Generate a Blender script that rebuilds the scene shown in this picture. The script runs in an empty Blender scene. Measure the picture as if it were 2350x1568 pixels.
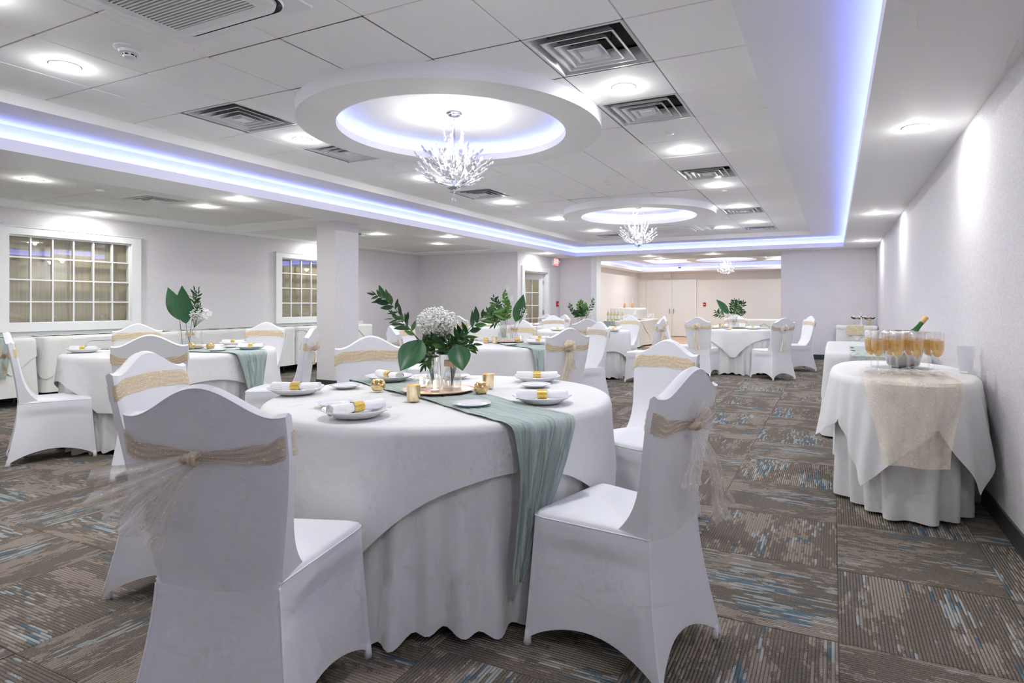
import bpy, math, random
from mathutils import Vector, Matrix
R = random.Random(7)
PI = math.pi
C = bpy.context.scene.collection
sin, cos = math.sin, math.cos

# ------------------------------------------------------------------ camera, world, exposure
YAW = 0.4399
F = 1376.4
cam_d = bpy.data.cameras.new('camera'); cam = bpy.data.objects.new('camera', cam_d); C.objects.link(cam)
cam_d.sensor_fit = 'HORIZONTAL'; cam_d.sensor_width = 36.0
cam_d.lens = 36.0 * F / 2350
cam_d.shift_x = (1175 - 1265) / 2350
cam_d.shift_y = (699.5 - 784) / 2350
cam_d.clip_start = 0.05; cam_d.clip_end = 80
cam.location = (0, 0, 1.2); cam.rotation_euler = (PI/2, 0, YAW)
sc = bpy.context.scene
sc.camera = cam
sc.view_settings.view_transform = 'Standard'; sc.view_settings.look = 'None'
sc.view_settings.gamma = 1.0; sc.view_settings.use_curve_mapping = False
sc.view_settings.exposure = 0.52
sc.cycles.max_bounces = 9; sc.cycles.diffuse_bounces = 8; sc.cycles.glossy_bounces = 4
sc.cycles.transmission_bounces = 6; sc.cycles.transparent_max_bounces = 16
sc.cycles.sample_clamp_indirect = 12.0
sc.cycles.caustics_reflective = False; sc.cycles.caustics_refractive = False
sc.cycles.use_denoising = True
sc.cycles.use_adaptive_sampling = True; sc.cycles.adaptive_threshold = 0.1; sc.cycles.adaptive_min_samples = 12
w = bpy.data.worlds.new('world'); sc.world = w; w.use_nodes = True
w.node_tree.nodes['Background'].inputs[0].default_value = (0.8, 0.85, 1, 1)
w.node_tree.nodes['Background'].inputs[1].default_value = 0.3

LAMP_W = 10.2       # each recessed light
BULB_W = 3.3        # each lit chandelier bulb lamp
LED_W = 1.2        # per metre of the blue cove strip

# ------------------------------------------------------------------ materials
def mat(name, col, rough=0.6, metal=0.0, spec=0.3, **k):
    m = bpy.data.materials.new(name); m.use_nodes = True
    b = m.node_tree.nodes['Principled BSDF']
    b.inputs['Base Color'].default_value = (*col, 1); b.inputs['Roughness'].default_value = rough
    b.inputs['Metallic'].default_value = metal; b.inputs['Specular IOR Level'].default_value = spec
    for kk, v in k.items(): b.inputs[kk.replace('_', ' ')].default_value = v
    return m
class N:
    """tiny node-tree helper"""
    def __init__(s, m): s.t = m.node_tree; s.n = s.t.nodes; s.l = s.t.links; s.b = s.n.get('Principled BSDF')
    def new(s, typ, **k):
        o = s.n.new(typ)
        for a, v in k.items(): setattr(o, a, v)
        return o
    def link(s, a, b): s.l.new(a, b)
    def coord(s, kind='Object', scale=(1, 1, 1)):
        tc = s.new('ShaderNodeTexCoord'); mp = s.new('ShaderNodeMapping'); mp.inputs['Scale'].default_value = scale
        s.link(tc.outputs[kind], mp.inputs[0]); return mp.outputs[0]
    def noise(s, vec, scale, detail=2, rough=.5):
        o = s.new('ShaderNodeTexNoise'); o.inputs['Scale'].default_value = scale; o.inputs['Detail'].default_value = detail
        o.inputs['Roughness'].default_value = rough
        if vec is not None: s.link(vec, o.inputs['Vector'])
        return o.outputs['Fac']
    def math(s, op, a, b=None, clamp=False):
        o = s.new('ShaderNodeMath', operation=op, use_clamp=clamp)
        for i, x in enumerate((a, b)):
            if x is None: continue
            if isinstance(x, (int, float)): o.inputs[i].default_value = x
            else: s.link(x, o.inputs[i])
        return o.outputs[0]
    def ramp(s, fac, stops):
        o = s.new('ShaderNodeValToRGB'); e = o.color_ramp.elements
        e[0].position, e[0].color = stops[0][0], (*stops[0][1], 1)
        e[1].position, e[1].color = stops[-1][0], (*stops[-1][1], 1)
        for p, c in stops[1:-1]:
            q = e.new(p); q.color = (*c, 1)
        s.link(fac, o.inputs[0]); return o.outputs[0]
    def mix(s, fac, a, b):
        o = s.new('ShaderNodeMix', data_type='RGBA')
        for i, x in ((0, fac), (6, a), (7, b)):
            if isinstance(x, (int, float)): o.inputs[i].default_value = x
            elif isinstance(x, tuple): o.inputs[i].default_value = (*x, 1)
            else: s.link(x, o.inputs[i])
        return o.outputs[2]
    def bump(s, h, strength, dist=.01):
        o = s.new('ShaderNodeBump'); o.inputs['Strength'].default_value = strength; o.inputs['Distance'].default_value = dist
        s.link(h, o.inputs['Height']); s.link(o.outputs[0], s.b.inputs['Normal']); return o
M = {}
M['drywall'] = mat('painted drywall', (.86, .86, .865), .7)
M['paint'] = mat('white painted trim', (.80, .81, .82), .45)
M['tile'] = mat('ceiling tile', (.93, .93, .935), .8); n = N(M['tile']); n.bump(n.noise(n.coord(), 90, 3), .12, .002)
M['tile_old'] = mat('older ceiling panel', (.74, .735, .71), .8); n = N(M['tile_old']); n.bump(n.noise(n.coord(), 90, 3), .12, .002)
M['grid'] = mat('ceiling grid', (.52, .52, .54), .6)
def wallpaper(name, c1, c2):
    m = mat(name, c1, .75); n = N(m)
    a = n.noise(n.coord('Object', (1, 1, .22)), 160, 3, .6); b = n.noise(n.coord('Object', (.2, .2, 1.2)), 150, 3, .6)
    f = n.math('ADD', n.math('MULTIPLY', a, .5), n.math('MULTIPLY', b, .5))
    n.link(n.ramp(f, [(.36, c2), (.6, c1)]), n.b.inputs['Base Color'])
    n.bump(f, .35, .004); return m
M['wall'] = wallpaper('linen wallpaper', (.76, .745, .77), (.62, .60, .63))
M['wall_b'] = wallpaper('cream linen wallpaper', (.84, .83, .81), (.74, .725, .70))
M['base'] = mat('charcoal vinyl baseboard', (.045, .052, .058), .35)
def cloth(name, col, rough=.85, wr=.35, sc_=7):
    m = mat(name, col, rough, spec=.2); n = N(m)
    co = n.coord(); a = n.noise(co, sc_, 3, .55); b = n.noise(n.coord('Object', (1, 1, .4)), sc_*4, 2)
    n.bump(n.math('ADD', a, n.math('MULTIPLY', b, .25)), wr, .02); return m
M['linen'] = cloth('white table linen', (.73, .735, .725))
M['linen_b'] = cloth('grey white table linen', (.78, .80, .79))
M['spandex'] = mat('white stretch fabric', (.775, .785, .81), .55, spec=.25, Sheen_Weight=.15)
M['spandex_seam'] = mat('stretch fabric seam', (.86, .87, .92), .5)
m = M['sage'] = mat('sage crinkled cloth', (.42, .50, .47), .8); n = N(m)
tc = n.new('ShaderNodeTexCoord'); mp = n.new('ShaderNodeMapping'); mp.inputs['Scale'].default_value = (34, 2.2, 1)
n.link(tc.outputs['UV'], mp.inputs[0]); a = n.noise(mp.outputs[0], 1.0, 4, .65)
n.link(n.ramp(a, [(.3, (.33, .41, .385)), (.7, (.52, .60, .57))]), n.b.inputs['Base Color']); n.bump(a, .9, .012)
m = M['sage_b'] = mat('mottled sage runner', (.5, .57, .53), .85); n = N(m)
a = n.noise(n.coord('Object', (1, 1, 1)), 38, 5, .7)
n.link(n.ramp(a, [(.35, (.36, .43, .40)), (.6, (.60, .66, .62))]), n.b.inputs['Base Color']); n.bump(a, .6, .01)
def organza(name, col, base, dens=240, glit=.16, gold=(1.0, .86, .5), st_=(3, 16), k=.5):
    """sheer glitter fabric: part see-through, with glitter flecks, their sparkle painted as pale dots"""
    m = mat(name, col, .55, spec=.3, Sheen_Weight=.3); n = N(m)
    co = n.coord('UV', (1, 1, 1))
    v = n.new('ShaderNodeTexVoronoi'); v.inputs['Scale'].default_value = dens; n.link(n.coord('Object'), v.inputs['Vector'])
    sep = n.new('ShaderNodeSeparateColor'); n.link(v.outputs['Color'], sep.inputs[0])
    fleck = n.math('MULTIPLY', n.math('LESS_THAN', v.outputs['Distance'], .34), n.math('LESS_THAN', sep.outputs[0], glit))
    mp = n.new('ShaderNodeMapping'); mp.inputs['Scale'].default_value = (*st_, 1); tc = n.new('ShaderNodeTexCoord'); n.link(tc.outputs['UV'], mp.inputs[0])
    st = n.noise(mp.outputs[0], 1.6, 4, .6)
    c1 = n.ramp(st, [(.3, tuple(x*.78 for x in col)), (.7, tuple(min(1, x*1.12) for x in col))])
    n.link(n.mix(fleck, c1, gold), n.b.inputs['Base Color'])  # sparkle of the glitter put into the colour as pale gold flecks
    n.link(n.math('MULTIPLY', fleck, .35), n.b.inputs['Metallic'])
    n.link(n.math('MAXIMUM', n.math('ADD', n.math('MULTIPLY', st, k), base), fleck, True), n.b.inputs['Alpha'])
    n.bump(st, .5, .006); return m
M['sash'] = organza('gold glitter organza', (.90, .72, .46), .40, 230, .34)
M['sash_rear'] = organza('champagne glitter organza', (.74, .62, .48), .42, 210, .14)
M['tulle'] = organza('sheer glitter tulle', (.90, .84, .77), .04, 170, .07, (1, .9, .6), (22, .7), .62)
M['tulle_gold'] = organza('gold sheer glitter tulle', (.88, .74, .52), .12, 190, .16, (1, .86, .5), (18, .7), .6)
M['gold_net'] = organza('champagne glitter netting', (.86, .78, .64), .42, 230, .22, (1, .86, .55), (3, 2), .25)
M['sequin'] = organza('gold sequin cloth', (.80, .70, .45), .6, 110, .6)
M['china'] = mat('white china', (.86, .87, .88), .12, spec=.6, Coat_Weight=.4)
M['napkin'] = cloth('white napkin', (.87, .87, .88), .9, .2, 20)
m = M['gold_band'] = mat('gold glitter band', (.75, .50, .10), .35, .5); n = N(m)
v = n.new('ShaderNodeTexVoronoi'); v.inputs['Scale'].default_value = 420; n.link(n.coord(), v.inputs['Vector'])
n.link(n.ramp(v.outputs['Distance'], [(.2, (1, .80, .30)), (.6, (.62, .40, .06))]), n.b.inputs['Base Color'])
M['gold_glass'] = mat('gold mercury glass', (.86, .58, .26), .16, .75, .6); n = N(M['gold_glass'])
n.link(n.ramp(n.noise(n.coord(), 60, 4, .7), [(.35, (.60, .33, .10)), (.55, (.90, .66, .36)), (.7, (1, .88, .66))]), n.b.inputs['Base Color'])
M['gold_pale'] = mat('pale gold glass', (.86, .70, .42), .10, .7, .6, Alpha=.9); n = N(M['gold_pale'])
n.link(n.ramp(n.noise(n.coord('Object', (1, 1, .3)), 45, 3, .6), [(.35, (.66, .46, .20)), (.6, (.95, .84, .60))]), n.b.inputs['Base Color'])  # light and dark streaks painted in to stand for shiny reflections
M['rose_gold'] = mat('rose gold charger', (.80, .56, .38), .3, .6)
M['chrome'] = mat('polished chrome', (.75, .76, .80), .12, 1.0)
M['steel'] = mat('brushed steel', (.46, .45, .44), .25, 1.0)
M['wax'] = mat('candle wax', (.90, .86, .80), .5)
def glass(name, tint=(1, 1, 1), k=.10, edge=.75, rough=.03):
    m = bpy.data.materials.new(name); m.use_nodes = True; n = N(m); n.n.remove(n.b)
    out = n.n['Material Output']; tr = n.new('ShaderNodeBsdfTransparent'); tr.inputs[0].default_value = (*tint, 1)
    gl = n.new('ShaderNodeBsdfGlossy'); gl.inputs['Roughness'].default_value = rough; gl.inputs[0].default_value = (1, 1, 1, 1)
    lw = n.new('ShaderNodeLayerWeight'); lw.inputs[0].default_value = .35
    f = n.math('ADD', n.math('MULTIPLY', n.math('POWER', lw.outputs['Facing'], 2.2), edge), k, True)
    mx = n.new('ShaderNodeMixShader'); n.link(f, mx.inputs[0]); n.link(tr.outputs[0], mx.inputs[1]); n.link(gl.outputs[0], mx.inputs[2])
    n.link(mx.outputs[0], out.inputs[0]); return m
M['glass'] = glass('clear glass')
M['pane'] = glass('window glass', (.97, .97, .95), .10, .5, .01)
M['crystal'] = glass('cut crystal', (.92, .92, .94), .45, .6, .12)
n = N(M['crystal']); out = n.n['Material Output']; src = out.inputs[0].links[0].from_socket
df = n.new('ShaderNodeBsdfDiffuse'); df.inputs[0].default_value = (.97, .97, 1, 1); mx = n.new('ShaderNodeMixShader'); mx.inputs[0].default_value = .38
n.link(src, mx.inputs[1]); n.link(df.outputs[0], mx.inputs[2]); n.link(mx.outputs[0], out.inputs[0])
M['frost'] = mat('frosted plastic', (.86, .87, .90), .35, Alpha=.45)
M['water'] = glass('water', (.93, .96, .96), .04, .3)
M['wine'] = mat('sparkling wine', (1.0, .62, .12), .1, spec=.4, Alpha=.78)
M['bottle_green'] = mat('green bottle glass', (.02, .16, .03), .08, spec=.7)
M['cork'] = mat('tan bottle seal', (.72, .52, .26), .5)
M['wine_pale'] = mat('pale wine bottle', (.62, .58, .34), .15, spec=.6)
M['label'] = mat('bottle label', (.85, .83, .76), .6)
M['rose_wine'] = mat('amber wine bottle', (.75, .34, .14), .15, spec=.6)
m = M['leaf'] = mat('dark green leaf', (.025, .085, .028), .35, spec=.5); n = N(m)
oi = n.new('ShaderNodeObjectInfo')
n.link(n.ramp(oi.outputs['Random'], [(0, (.012, .055, .02)), (.6, (.03, .10, .03)), (1, (.09, .21, .055))]), n.b.inputs['Base Color'])
m = M['broad'] = mat('broad leaf', (.03, .12, .05), .42, spec=.45); n = N(m)
mp = n.new('ShaderNodeMapping'); mp.inputs['Scale'].default_value = (26, 1.2, 1); tc = n.new('ShaderNodeTexCoord'); n.link(tc.outputs['UV'], mp.inputs[0])
n.link(n.ramp(n.noise(mp.outputs[0], 1.3, 3), [(.3, (.015, .075, .03)), (.7, (.05, .17, .065))]), n.b.inputs['Base Color'])
M['bright'] = mat('light green leaf', (.10, .24, .05), .4); 
M['stem'] = mat('green stem', (.06, .13, .04), .5)
M['floret'] = mat('white florets', (.86, .86, .84), .8)
M['pink'] = mat('pale pink petals', (.80, .55, .50), .7)
M['ribbon'] = mat('taupe ribbon', (.60, .48, .34), .6)
M['red'] = mat('red plastic', (.45, .02, .02), .4)
M['black'] = mat('black plastic', (.01, .01, .01), .3)
M['dark'] = mat('dark duct interior', (.05, .055, .06), .6)
M['vent'] = mat('white vent metal', (.70, .72, .74), .35, .25)
M['grille'] = mat('grey grille', (.42, .40, .38), .6)
M['beige_shade'] = mat('ribbed beige shade', (.50, .44, .27), .8); n = N(M['beige_shade'])
mp = n.new('ShaderNodeMapping'); mp.inputs['Scale'].default_value = (1, 90, 1.2); tc = n.new('ShaderNodeTexCoord'); n.link(tc.outputs['Object'], mp.inputs[0])
n.link(n.ramp(n.noise(mp.outputs[0], 1.0, 3, .6), [(.3, (.38, .34, .23)), (.7, (.56, .51, .37))]), n.b.inputs['Base Color'])
M['tan_floor'] = mat('tan wood floor', (.52, .34, .23), .45); n = N(M['tan_floor'])
n.link(n.ramp(n.noise(n.coord('Object', (8, 1, 1)), 3, 4), [(.3, (.46, .29, .19)), (.7, (.60, .41, .29))]), n.b.inputs['Base Color'])
M['door'] = mat('grey white door', (.74, .76, .74), .5)
def emit(name, col, s):
    m = bpy.data.materials.new(name); m.use_nodes = True; n = N(m); n.n.remove(n.b)
    e = n.new('ShaderNodeEmission'); e.inputs[0].default_value = (*col, 1); e.inputs[1].default_value = s
    n.link(e.outputs[0], n.n['Material Output'].inputs[0]); return m
M['lens'] = emit('lit lens', (1, 1, 1), 9)
M['bulb'] = emit('lit bulb', (1, .96, .92), 14)
M['led'] = emit('blue led strip', (.25, .32, 1), 6)
M['flame'] = emit('candle flame', (1, .66, .36), 9)
M['exit'] = emit('lit red sign', (1, .28, .30), 1.0)
M['letter'] = emit('lit red letters', (1, .72, .72), 1.3)
# carpet
m = M['carpet'] = mat('striated carpet', (.17, .15, .13), .95, spec=.08); n = N(m)
tc = n.new('ShaderNodeTexCoord'); sp = n.new('ShaderNodeSeparateXYZ'); n.link(tc.outputs['UV'], sp.inputs[0])
oi = n.new('ShaderNodeObjectInfo'); off = n.math('MULTIPLY', oi.outputs['Random'], 37.0)
U = n.math('MULTIPLY', sp.outputs[0], 52.0); rib = n.math('FLOOR', U); frac = n.math('FRACT', U)
V = sp.outputs[1]
def nz(u, v, scale=1.0, detail=1):
    cb = n.new('ShaderNodeCombineXYZ'); n.link(u, cb.inputs[0]); n.link(v, cb.inputs[1]); n.link(off, cb.inputs[2])
    return n.noise(cb.outputs[0], scale, detail, .6)
dash = nz(n.math('MULTIPLY', rib, 3.73), n.math('MULTIPLY', V, 8.0), 1.0, 1)
dash2 = nz(n.math('MULTIPLY', rib, 4.91), n.math('ADD', n.math('MULTIPLY', V, 3.2), 50.0), 1.0, 1)
zone = nz(n.math('MULTIPLY', sp.outputs[0], 4.2), n.math('MULTIPLY', V, 1.5), 1.0, 1)
zone2 = nz(n.math('MULTIPLY', sp.outputs[0], 3.6), n.math('ADD', n.math('MULTIPLY', V, .9), 20.0), 1.0, 1)
fine = nz(n.math('MULTIPLY', sp.outputs[0], 150.0), n.math('MULTIPLY', V, 120.0), 1.0, 2)
jit = n.math('MULTIPLY', n.math('SUBTRACT', fine, .5), .34)
beige = n.math('MULTIPLY', n.math('GREATER_THAN', n.math('ADD', n.math('ADD', dash, jit), n.math('MULTIPLY', n.math('SUBTRACT', zone, .5), 1.5)), .545), .62)
blue = n.math('GREATER_THAN', n.math('ADD', n.math('ADD', dash2, n.math('MULTIPLY', jit, .4)), n.math('MULTIPLY', n.math('SUBTRACT', zone2, .5), .9)), .690)
dash3 = nz(n.math('MULTIPLY', rib, 6.31), n.math('ADD', n.math('MULTIPLY', V, 3.6), 90.0), 1.0, 1)
pale = n.math('GREATER_THAN', n.math('ADD', n.math('ADD', dash3, n.math('MULTIPLY', jit, .4)), n.math('MULTIPLY', n.math('SUBTRACT', zone2, .5), 1.0)), .655)
base = n.ramp(fine, [(.3, (.125, .107, .09)), (.7, (.235, .206, .176))])
base = n.mix(n.math('MULTIPLY', beige, n.math('ADD', n.math('MULTIPLY', fine, .9), .25)), base, (.47, .40, .335))
base = n.mix(n.math('MULTIPLY', pale, .6), base, (.46, .50, .50))
base = n.mix(n.math('MULTIPLY', blue, .75), base, (.06, .14, .20))
groove = n.math('LESS_THAN', frac, .22)
base = n.mix(n.math('MULTIPLY', groove, .55), base, (.075, .063, .053))
n.link(base, n.b.inputs['Base Color'])
n.bump(n.math('ADD', n.math('SINE', n.math('MULTIPLY', frac, PI)), n.math('MULTIPLY', fine, .6)), .8, .005)

# ------------------------------------------------------------------ mesh building
class MB:
    def __init__(s): s.v = []; s.f = []; s.uv = {}
    def add(s, vs, fs):
        o = len(s.v); s.v += [tuple(x) for x in vs]; s.f += [tuple(i+o for i in f) for f in fs]; return s
    def box(s, x0, x1, y0, y1, z0, z1):
        return s.add([(x0, y0, z0), (x1, y0, z0), (x1, y1, z0), (x0, y1, z0), (x0, y0, z1), (x1, y0, z1), (x1, y1, z1), (x0, y1, z1)],
                     [(0, 3, 2, 1), (4, 5, 6, 7), (0, 1, 5, 4), (1, 2, 6, 5), (2, 3, 7, 6), (3, 0, 4, 7)])
    def lathe(s, prof, seg=24, c=(0, 0, 0), sx=1, sy=1):
        vs = []; fs = []
        for r, z in prof:
            for k in range(seg):
                a = 2*PI*k/seg; vs.append((c[0]+r*cos(a)*sx, c[1]+r*sin(a)*sy, c[2]+z))
        for i in range(len(prof)-1):
            for k in range(seg):
                a, b = i*seg+k, i*seg+(k+1) % seg; fs.append((a, b, b+seg, a+seg))
        return s.add(vs, fs)
    def tube(s, pts, r, seg=8, cap=True):
        pts = [Vector(p) for p in pts]; vs = []; fs = []; n_ = len(pts)
        rr = r if isinstance(r, (list, tuple)) else [r]*n_
        up = None
        for i, p in enumerate(pts):
            t = (pts[min(i+1, n_-1)]-pts[max(i-1, 0)]).normalized()
            if up is None: up = Vector((0, 0, 1)) if abs(t.z) < .9 else Vector((1, 0, 0))
            a = t.cross(up).normalized(); b = a.cross(t).normalized(); up = b
            for k in range(seg):
                q = 2*PI*k/seg; vs.append(p+(a*cos(q)+b*sin(q))*rr[i])
        for i in range(n_-1):
            for k in range(seg):
                a, b = i*seg+k, i*seg+(k+1) % seg; fs.append((a, b, b+seg, a+seg))
        if cap: fs.append(tuple(reversed(range(seg)))); fs.append(tuple((n_-1)*seg+k for k in range(seg)))
        return s.add(vs, fs)
    def grid(s, f, nu, nv, closed=False, uvs=None):
        vs = []; fs = []; o = len(s.v)
        cu = nu if closed else nu+1
        for j in range(nv+1):
            for i in range(cu): vs.append(f(i/nu, j/nv))
        for j in range(nv):
            for i in range(nu):
                i2 = (i+1) % cu
                fs.append((j*cu+i, j*cu+i2, (j+1)*cu+i2, (j+1)*cu+i))
                us = uvs or (1, 1)
                s.uv[len(s.f)+len(fs)-1] = [(i/nu*us[0], j/nv*us[1]), ((i+1)/nu*us[0], j/nv*us[1]), ((i+1)/nu*us[0], (j+1)/nv*us[1]), (i/nu*us[0], (j+1)/nv*us[1])]
        return s.add(vs, fs)
    def ball(s, c, r, seg=10, rings=6, sz=1):
        prof = [(r*sin(PI*i/rings)+1e-5, -r*cos(PI*i/rings)*sz) for i in range(rings+1)]
        return s.lathe(prof, seg, c)
    def mesh(s, name, m, smooth=True, ang=None):
        me = bpy.data.meshes.new(name); me.from_pydata(s.v, [], s.f)
        if s.uv:
            uvl = me.uv_layers.new(name='UVMap')
            for p in me.polygons:
                if p.index in s.uv:
                    for li, uv in zip(p.loop_indices, s.uv[p.index]): uvl.data[li].uv = uv
        me.materials.append(m)
        if smooth:
            me.polygons.foreach_set('use_smooth', [True]*len(me.polygons))
            if ang: me.set_sharp_from_angle(angle=math.radians(ang))
        me.update(); return me
def obj(name, mb, m=None, parent=None, loc=None, rot=None, smooth=False, ang=35, scale=None):
    me = mb if isinstance(mb, bpy.types.Mesh) else mb.mesh(name, m, smooth, ang if smooth else None)
    o = bpy.data.objects.new(name, me); C.objects.link(o)
    if parent: o.parent = parent
    if loc: o.location = loc
    if rot: o.rotation_euler = rot
    if scale: o.scale = scale
    return o
def tag(o, label, cat=None, group=None, kind=None):
    o['label'] = label
    if cat: o['category'] = cat
    if group: o['group'] = group
    if kind: o['kind'] = kind
    return o
def thing(name, label, cat, loc=(0, 0, 0), rz=0, group=None):
    o = bpy.data.objects.new(name, None); C.objects.link(o); o.empty_display_size = .1
    o.location = loc; o.rotation_euler = (0, 0, rz)
    return tag(o, label, cat, group)
def struct(name, mb, m, smooth=False, label=None):
    o = obj(name, mb, m, smooth=smooth); o['kind'] = 'structure'
    if label: o['label'] = label
    return o
def dup(root, loc, rz=0, label=None, group=None):
    r = root.copy(); C.objects.link(r); r.location = loc; r.rotation_euler = (0, 0, rz)
    if label: r['label'] = label
    if group: r['group'] = group
    def cp(src, dst):
        for ch in list(src.children):
            c = ch.copy(); C.objects.link(c); c.parent = dst; cp(ch, c)
    cp(root, r)
    return r
def lamp(kind, name, loc, power, col=(1, 1, 1), parent=None, rot=None, **k):
    d = bpy.data.lights.new(name, kind); d.energy = power; d.color = col
    for a, v in k.items(): setattr(d, a, v)
    o = bpy.data.objects.new(name, d); C.objects.link(o); o.location = loc
    if rot: o.rotation_euler = rot
    if parent: o.parent = parent
    return o

# ------------------------------------------------------------------ room shell
XL, XR, YN, YF, SOF = -9.3, .82, -2.6, 14.4, 2.41     # left, right, behind camera, back wall, soffit
YJ, XJ = 12.05, -6.52                                  # jog of the left back corner
ZT, ZB = 2.7125, 2.625                                 # tiles, tray band
X2L, Y2, X2R = -6.8, 22.4, 2.2                         # second room
# floor and carpet tiles
fl = struct('floor', MB().box(XL-.2, X2R+.2, YN-.2, Y2+.2, -.12, -.004), M['carpet'])
P = .641; gx0, gy0 = .017, 2.365
def carpet_tile(flip):
    b = MB(); h = P/2-.0008; t = .006; c = .004
    vs = [(-h, -h, -.004), (h, -h, -.004), (h, h, -.004), (-h, h, -.004), (-h, -h, -c*.5), (h, -h, -c*.5), (h, h, -c*.5), (-h, h, -c*.5),
          (-h+c, -h+c, 0), (h-c, -h+c, 0), (h-c, h-c, 0), (-h+c, h-c, 0)]
    b.add(vs, [(0, 1, 5, 4), (1, 2, 6, 5), (2, 3, 7, 6), (3, 0, 4, 7), (4, 5, 9, 8), (5, 6, 10, 9), (6, 7, 11, 10), (7, 4, 8, 11), (8, 9, 10, 11)])
    for i, f in enumerate(b.f):
        b.uv[i] = [((b.v[q][0]/P+.5), (b.v[q][1]/P+.5)) if not flip else ((b.v[q][1]/P+.5), (b.v[q][0]/P+.5)) for q in f]
    return b
ct = [carpet_tile(0).mesh('carpet_tile', M['carpet'], False), carpet_tile(1).mesh('carpet_tile', M['carpet'], False)]
cells = []
for i in range(-16, 3):
    for j in range(-6, 20):
        cx, cy = gx0+(i+.5)*P, gy0+(j+.5)*P
        d = -sin(YAW)*cx+cos(YAW)*cy; l = cos(YAW)*cx+sin(YAW)*cy
        if cx > XR+P/2 or cx < XL-P/2 or cy > YF+.2: continue
        vis = d > .9 and -1.05*d-.5 < l < .87*d+.5 and d > 1.1
        cells.append((0 if vis else 1, d, i, j, cx, cy))
cells.sort()
rest = MB()
for k, (nv, d, i, j, cx, cy) in enumerate(cells):
    fl_ = (i+j) % 2
    if k < 290 and nv == 0:
        o = obj('carpet_tile', ct[fl_], parent=fl, loc=(cx, cy, 0), rot=(0, 0, PI*R.randint(0, 1)))
    else:
        b = carpet_tile(fl_); du, dv = R.randint(0, 60)*1.0, R.random()*30; n0 = len(rest.f)
        rest.add([(x+cx, y+cy, z) for x, y, z in b.v], b.f)
        for q, uv in b.uv.items(): rest.uv[n0+q] = [(u+du, v_+dv) for u, v_ in uv]
for j in range(20, 31):      # carpet of the far room, small in view
    for i in range(-11, 4):
        cx, cy = gx0+(i+.5)*P, gy0+(j+.5)*P
        if not (X2L < cx < X2R and cy < Y2): continue
        if -5.4 < cx < -3.3 and cy > 16.4: continue
        b = carpet_tile((i+j) % 2); du = R.randint(0, 60); n0 = len(rest.f)
        rest.add([(x+cx, y+cy, z) for x, y, z in b.v], b.f)
        for q, uv in b.uv.items(): rest.uv[n0+q] = [(u+du, v_) for u, v_ in uv]
o = obj('carpet_tiling', rest, M['carpet'], fl); o['kind'] = 'stuff'
o = obj('tan_flooring', MB().box(-6.79, -3.3, 16.4, Y2, -.004, .003), M['tan_floor'], fl)

def wall(name, b, m): return struct(name, b, m)
T = .12
wall('wall_right', MB().box(XR, XR+T, YN, YF+.3, 0, 2.9), M['wall'])
wall('wall_behind', MB().box(XL, XR, YN-T, YN, 0, 2.9), M['wall'])
# left wall with two window openings
W1 = (3.87, 5.31, .955, 2.085); W2 = (7.945, 9.385, .95, 2.075)
b = MB(); ys = [YN, W1[0], W1[1], W2[0], W2[1], YJ+T]
for k in (0, 2, 4): b.box(XL-T, XL, ys[k], ys[k+1], 0, 2.6)
for W in (W1, W2): b.box(XL-T, XL, W[0], W[1], 0, W[2]); b.box(XL-T, XL, W[0], W[1], W[3], 2.6)
wall('wall_left', b, M['wall'])
wall('wall_alcove', MB().box(XL, XJ-.1, YJ, YJ+T, 0, 2.6), M['wall'])
DY0, DY1, DZ = 12.35, 13.62, 2.0
b = MB(); b.box(XJ-.1, XJ, YJ, DY0, 0, 2.6); b.box(XJ-.1, XJ, DY1, YF+T, 0, 2.6); b.box(XJ-.1, XJ, DY0, DY1, DZ, 2.6)
wall('wall_doorway', b, M['wall'])
b = MB(); b.box(XJ, -5.64, YF, YF+.3, 0, 2.6); wall('wall_back_left', b, M['wall'])
struct('trim_1', MB().box(-5.64, -5.49, YF-.012, YF+.3, 0, SOF), M['paint'])
wall('wall_back_right', MB().box(-1.07, XR, YF, YF+.3, 0, 2.9), M['wall'])
# second room
wall('wall_far_left', MB().box(X2L-T, X2L, YF+.3, Y2, 0, 2.9), M['wall_b'])
wall('wall_far_end', MB().box(X2L, X2R, Y2, Y2+T, 0, 2.9), M['wall_b'])
wall('wall_far_right', MB().box(X2R, X2R+T, YF+.3, Y2, 0, 2.9), M['wall_b'])
wall('wall_far_near_side', MB().box(XR, X2R, YF+.18, YF+.3, 0, 2.9).box(X2L, XJ, YF+.18, YF+.3, 0, 2.9), M['wall_b'])
# corridor behind the glazed door
b = MB(); b.box(-9.3, XJ-.1, 15.2, 15.3, 0, 2.6); b.box(-8.6, -8.5, YJ+T, 15.2, 0, 2.6)
wall('wall_corridor', b, M['beige_shade'])
struct('ceiling_corridor', MB().box(-9.3, XJ-.1, YJ+T, 15.2, 2.45, 2.5), M['drywall'])
# baseboards
struct('baseboard_right', MB().box(XR-.012, XR, YN, YF, 0, .105), M['base'])
struct('baseboard_back', MB().box(-1.07, XR-.012, YF-.012, YF, 0, .105).box(XJ, -5.64, YF-.012, YF, 0, .105), M['base'])
struct('baseboard_left', MB().box(XL, XL+.012, YN, YJ, 0, .105).box(XL+.012, XJ-.1, YJ-.012, YJ, 0, .105), M['base'])
# column
cb = MB().box(-6.862, -6.505, 6.5, 6.97, .105, SOF)
struct('column', cb, M['wall'], label='square column papered in pale linen beside the round table')
struct('baseboard_column', MB().box(-6.872, -6.495, 6.49, 6.98, 0, .105), M['base'])

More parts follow.
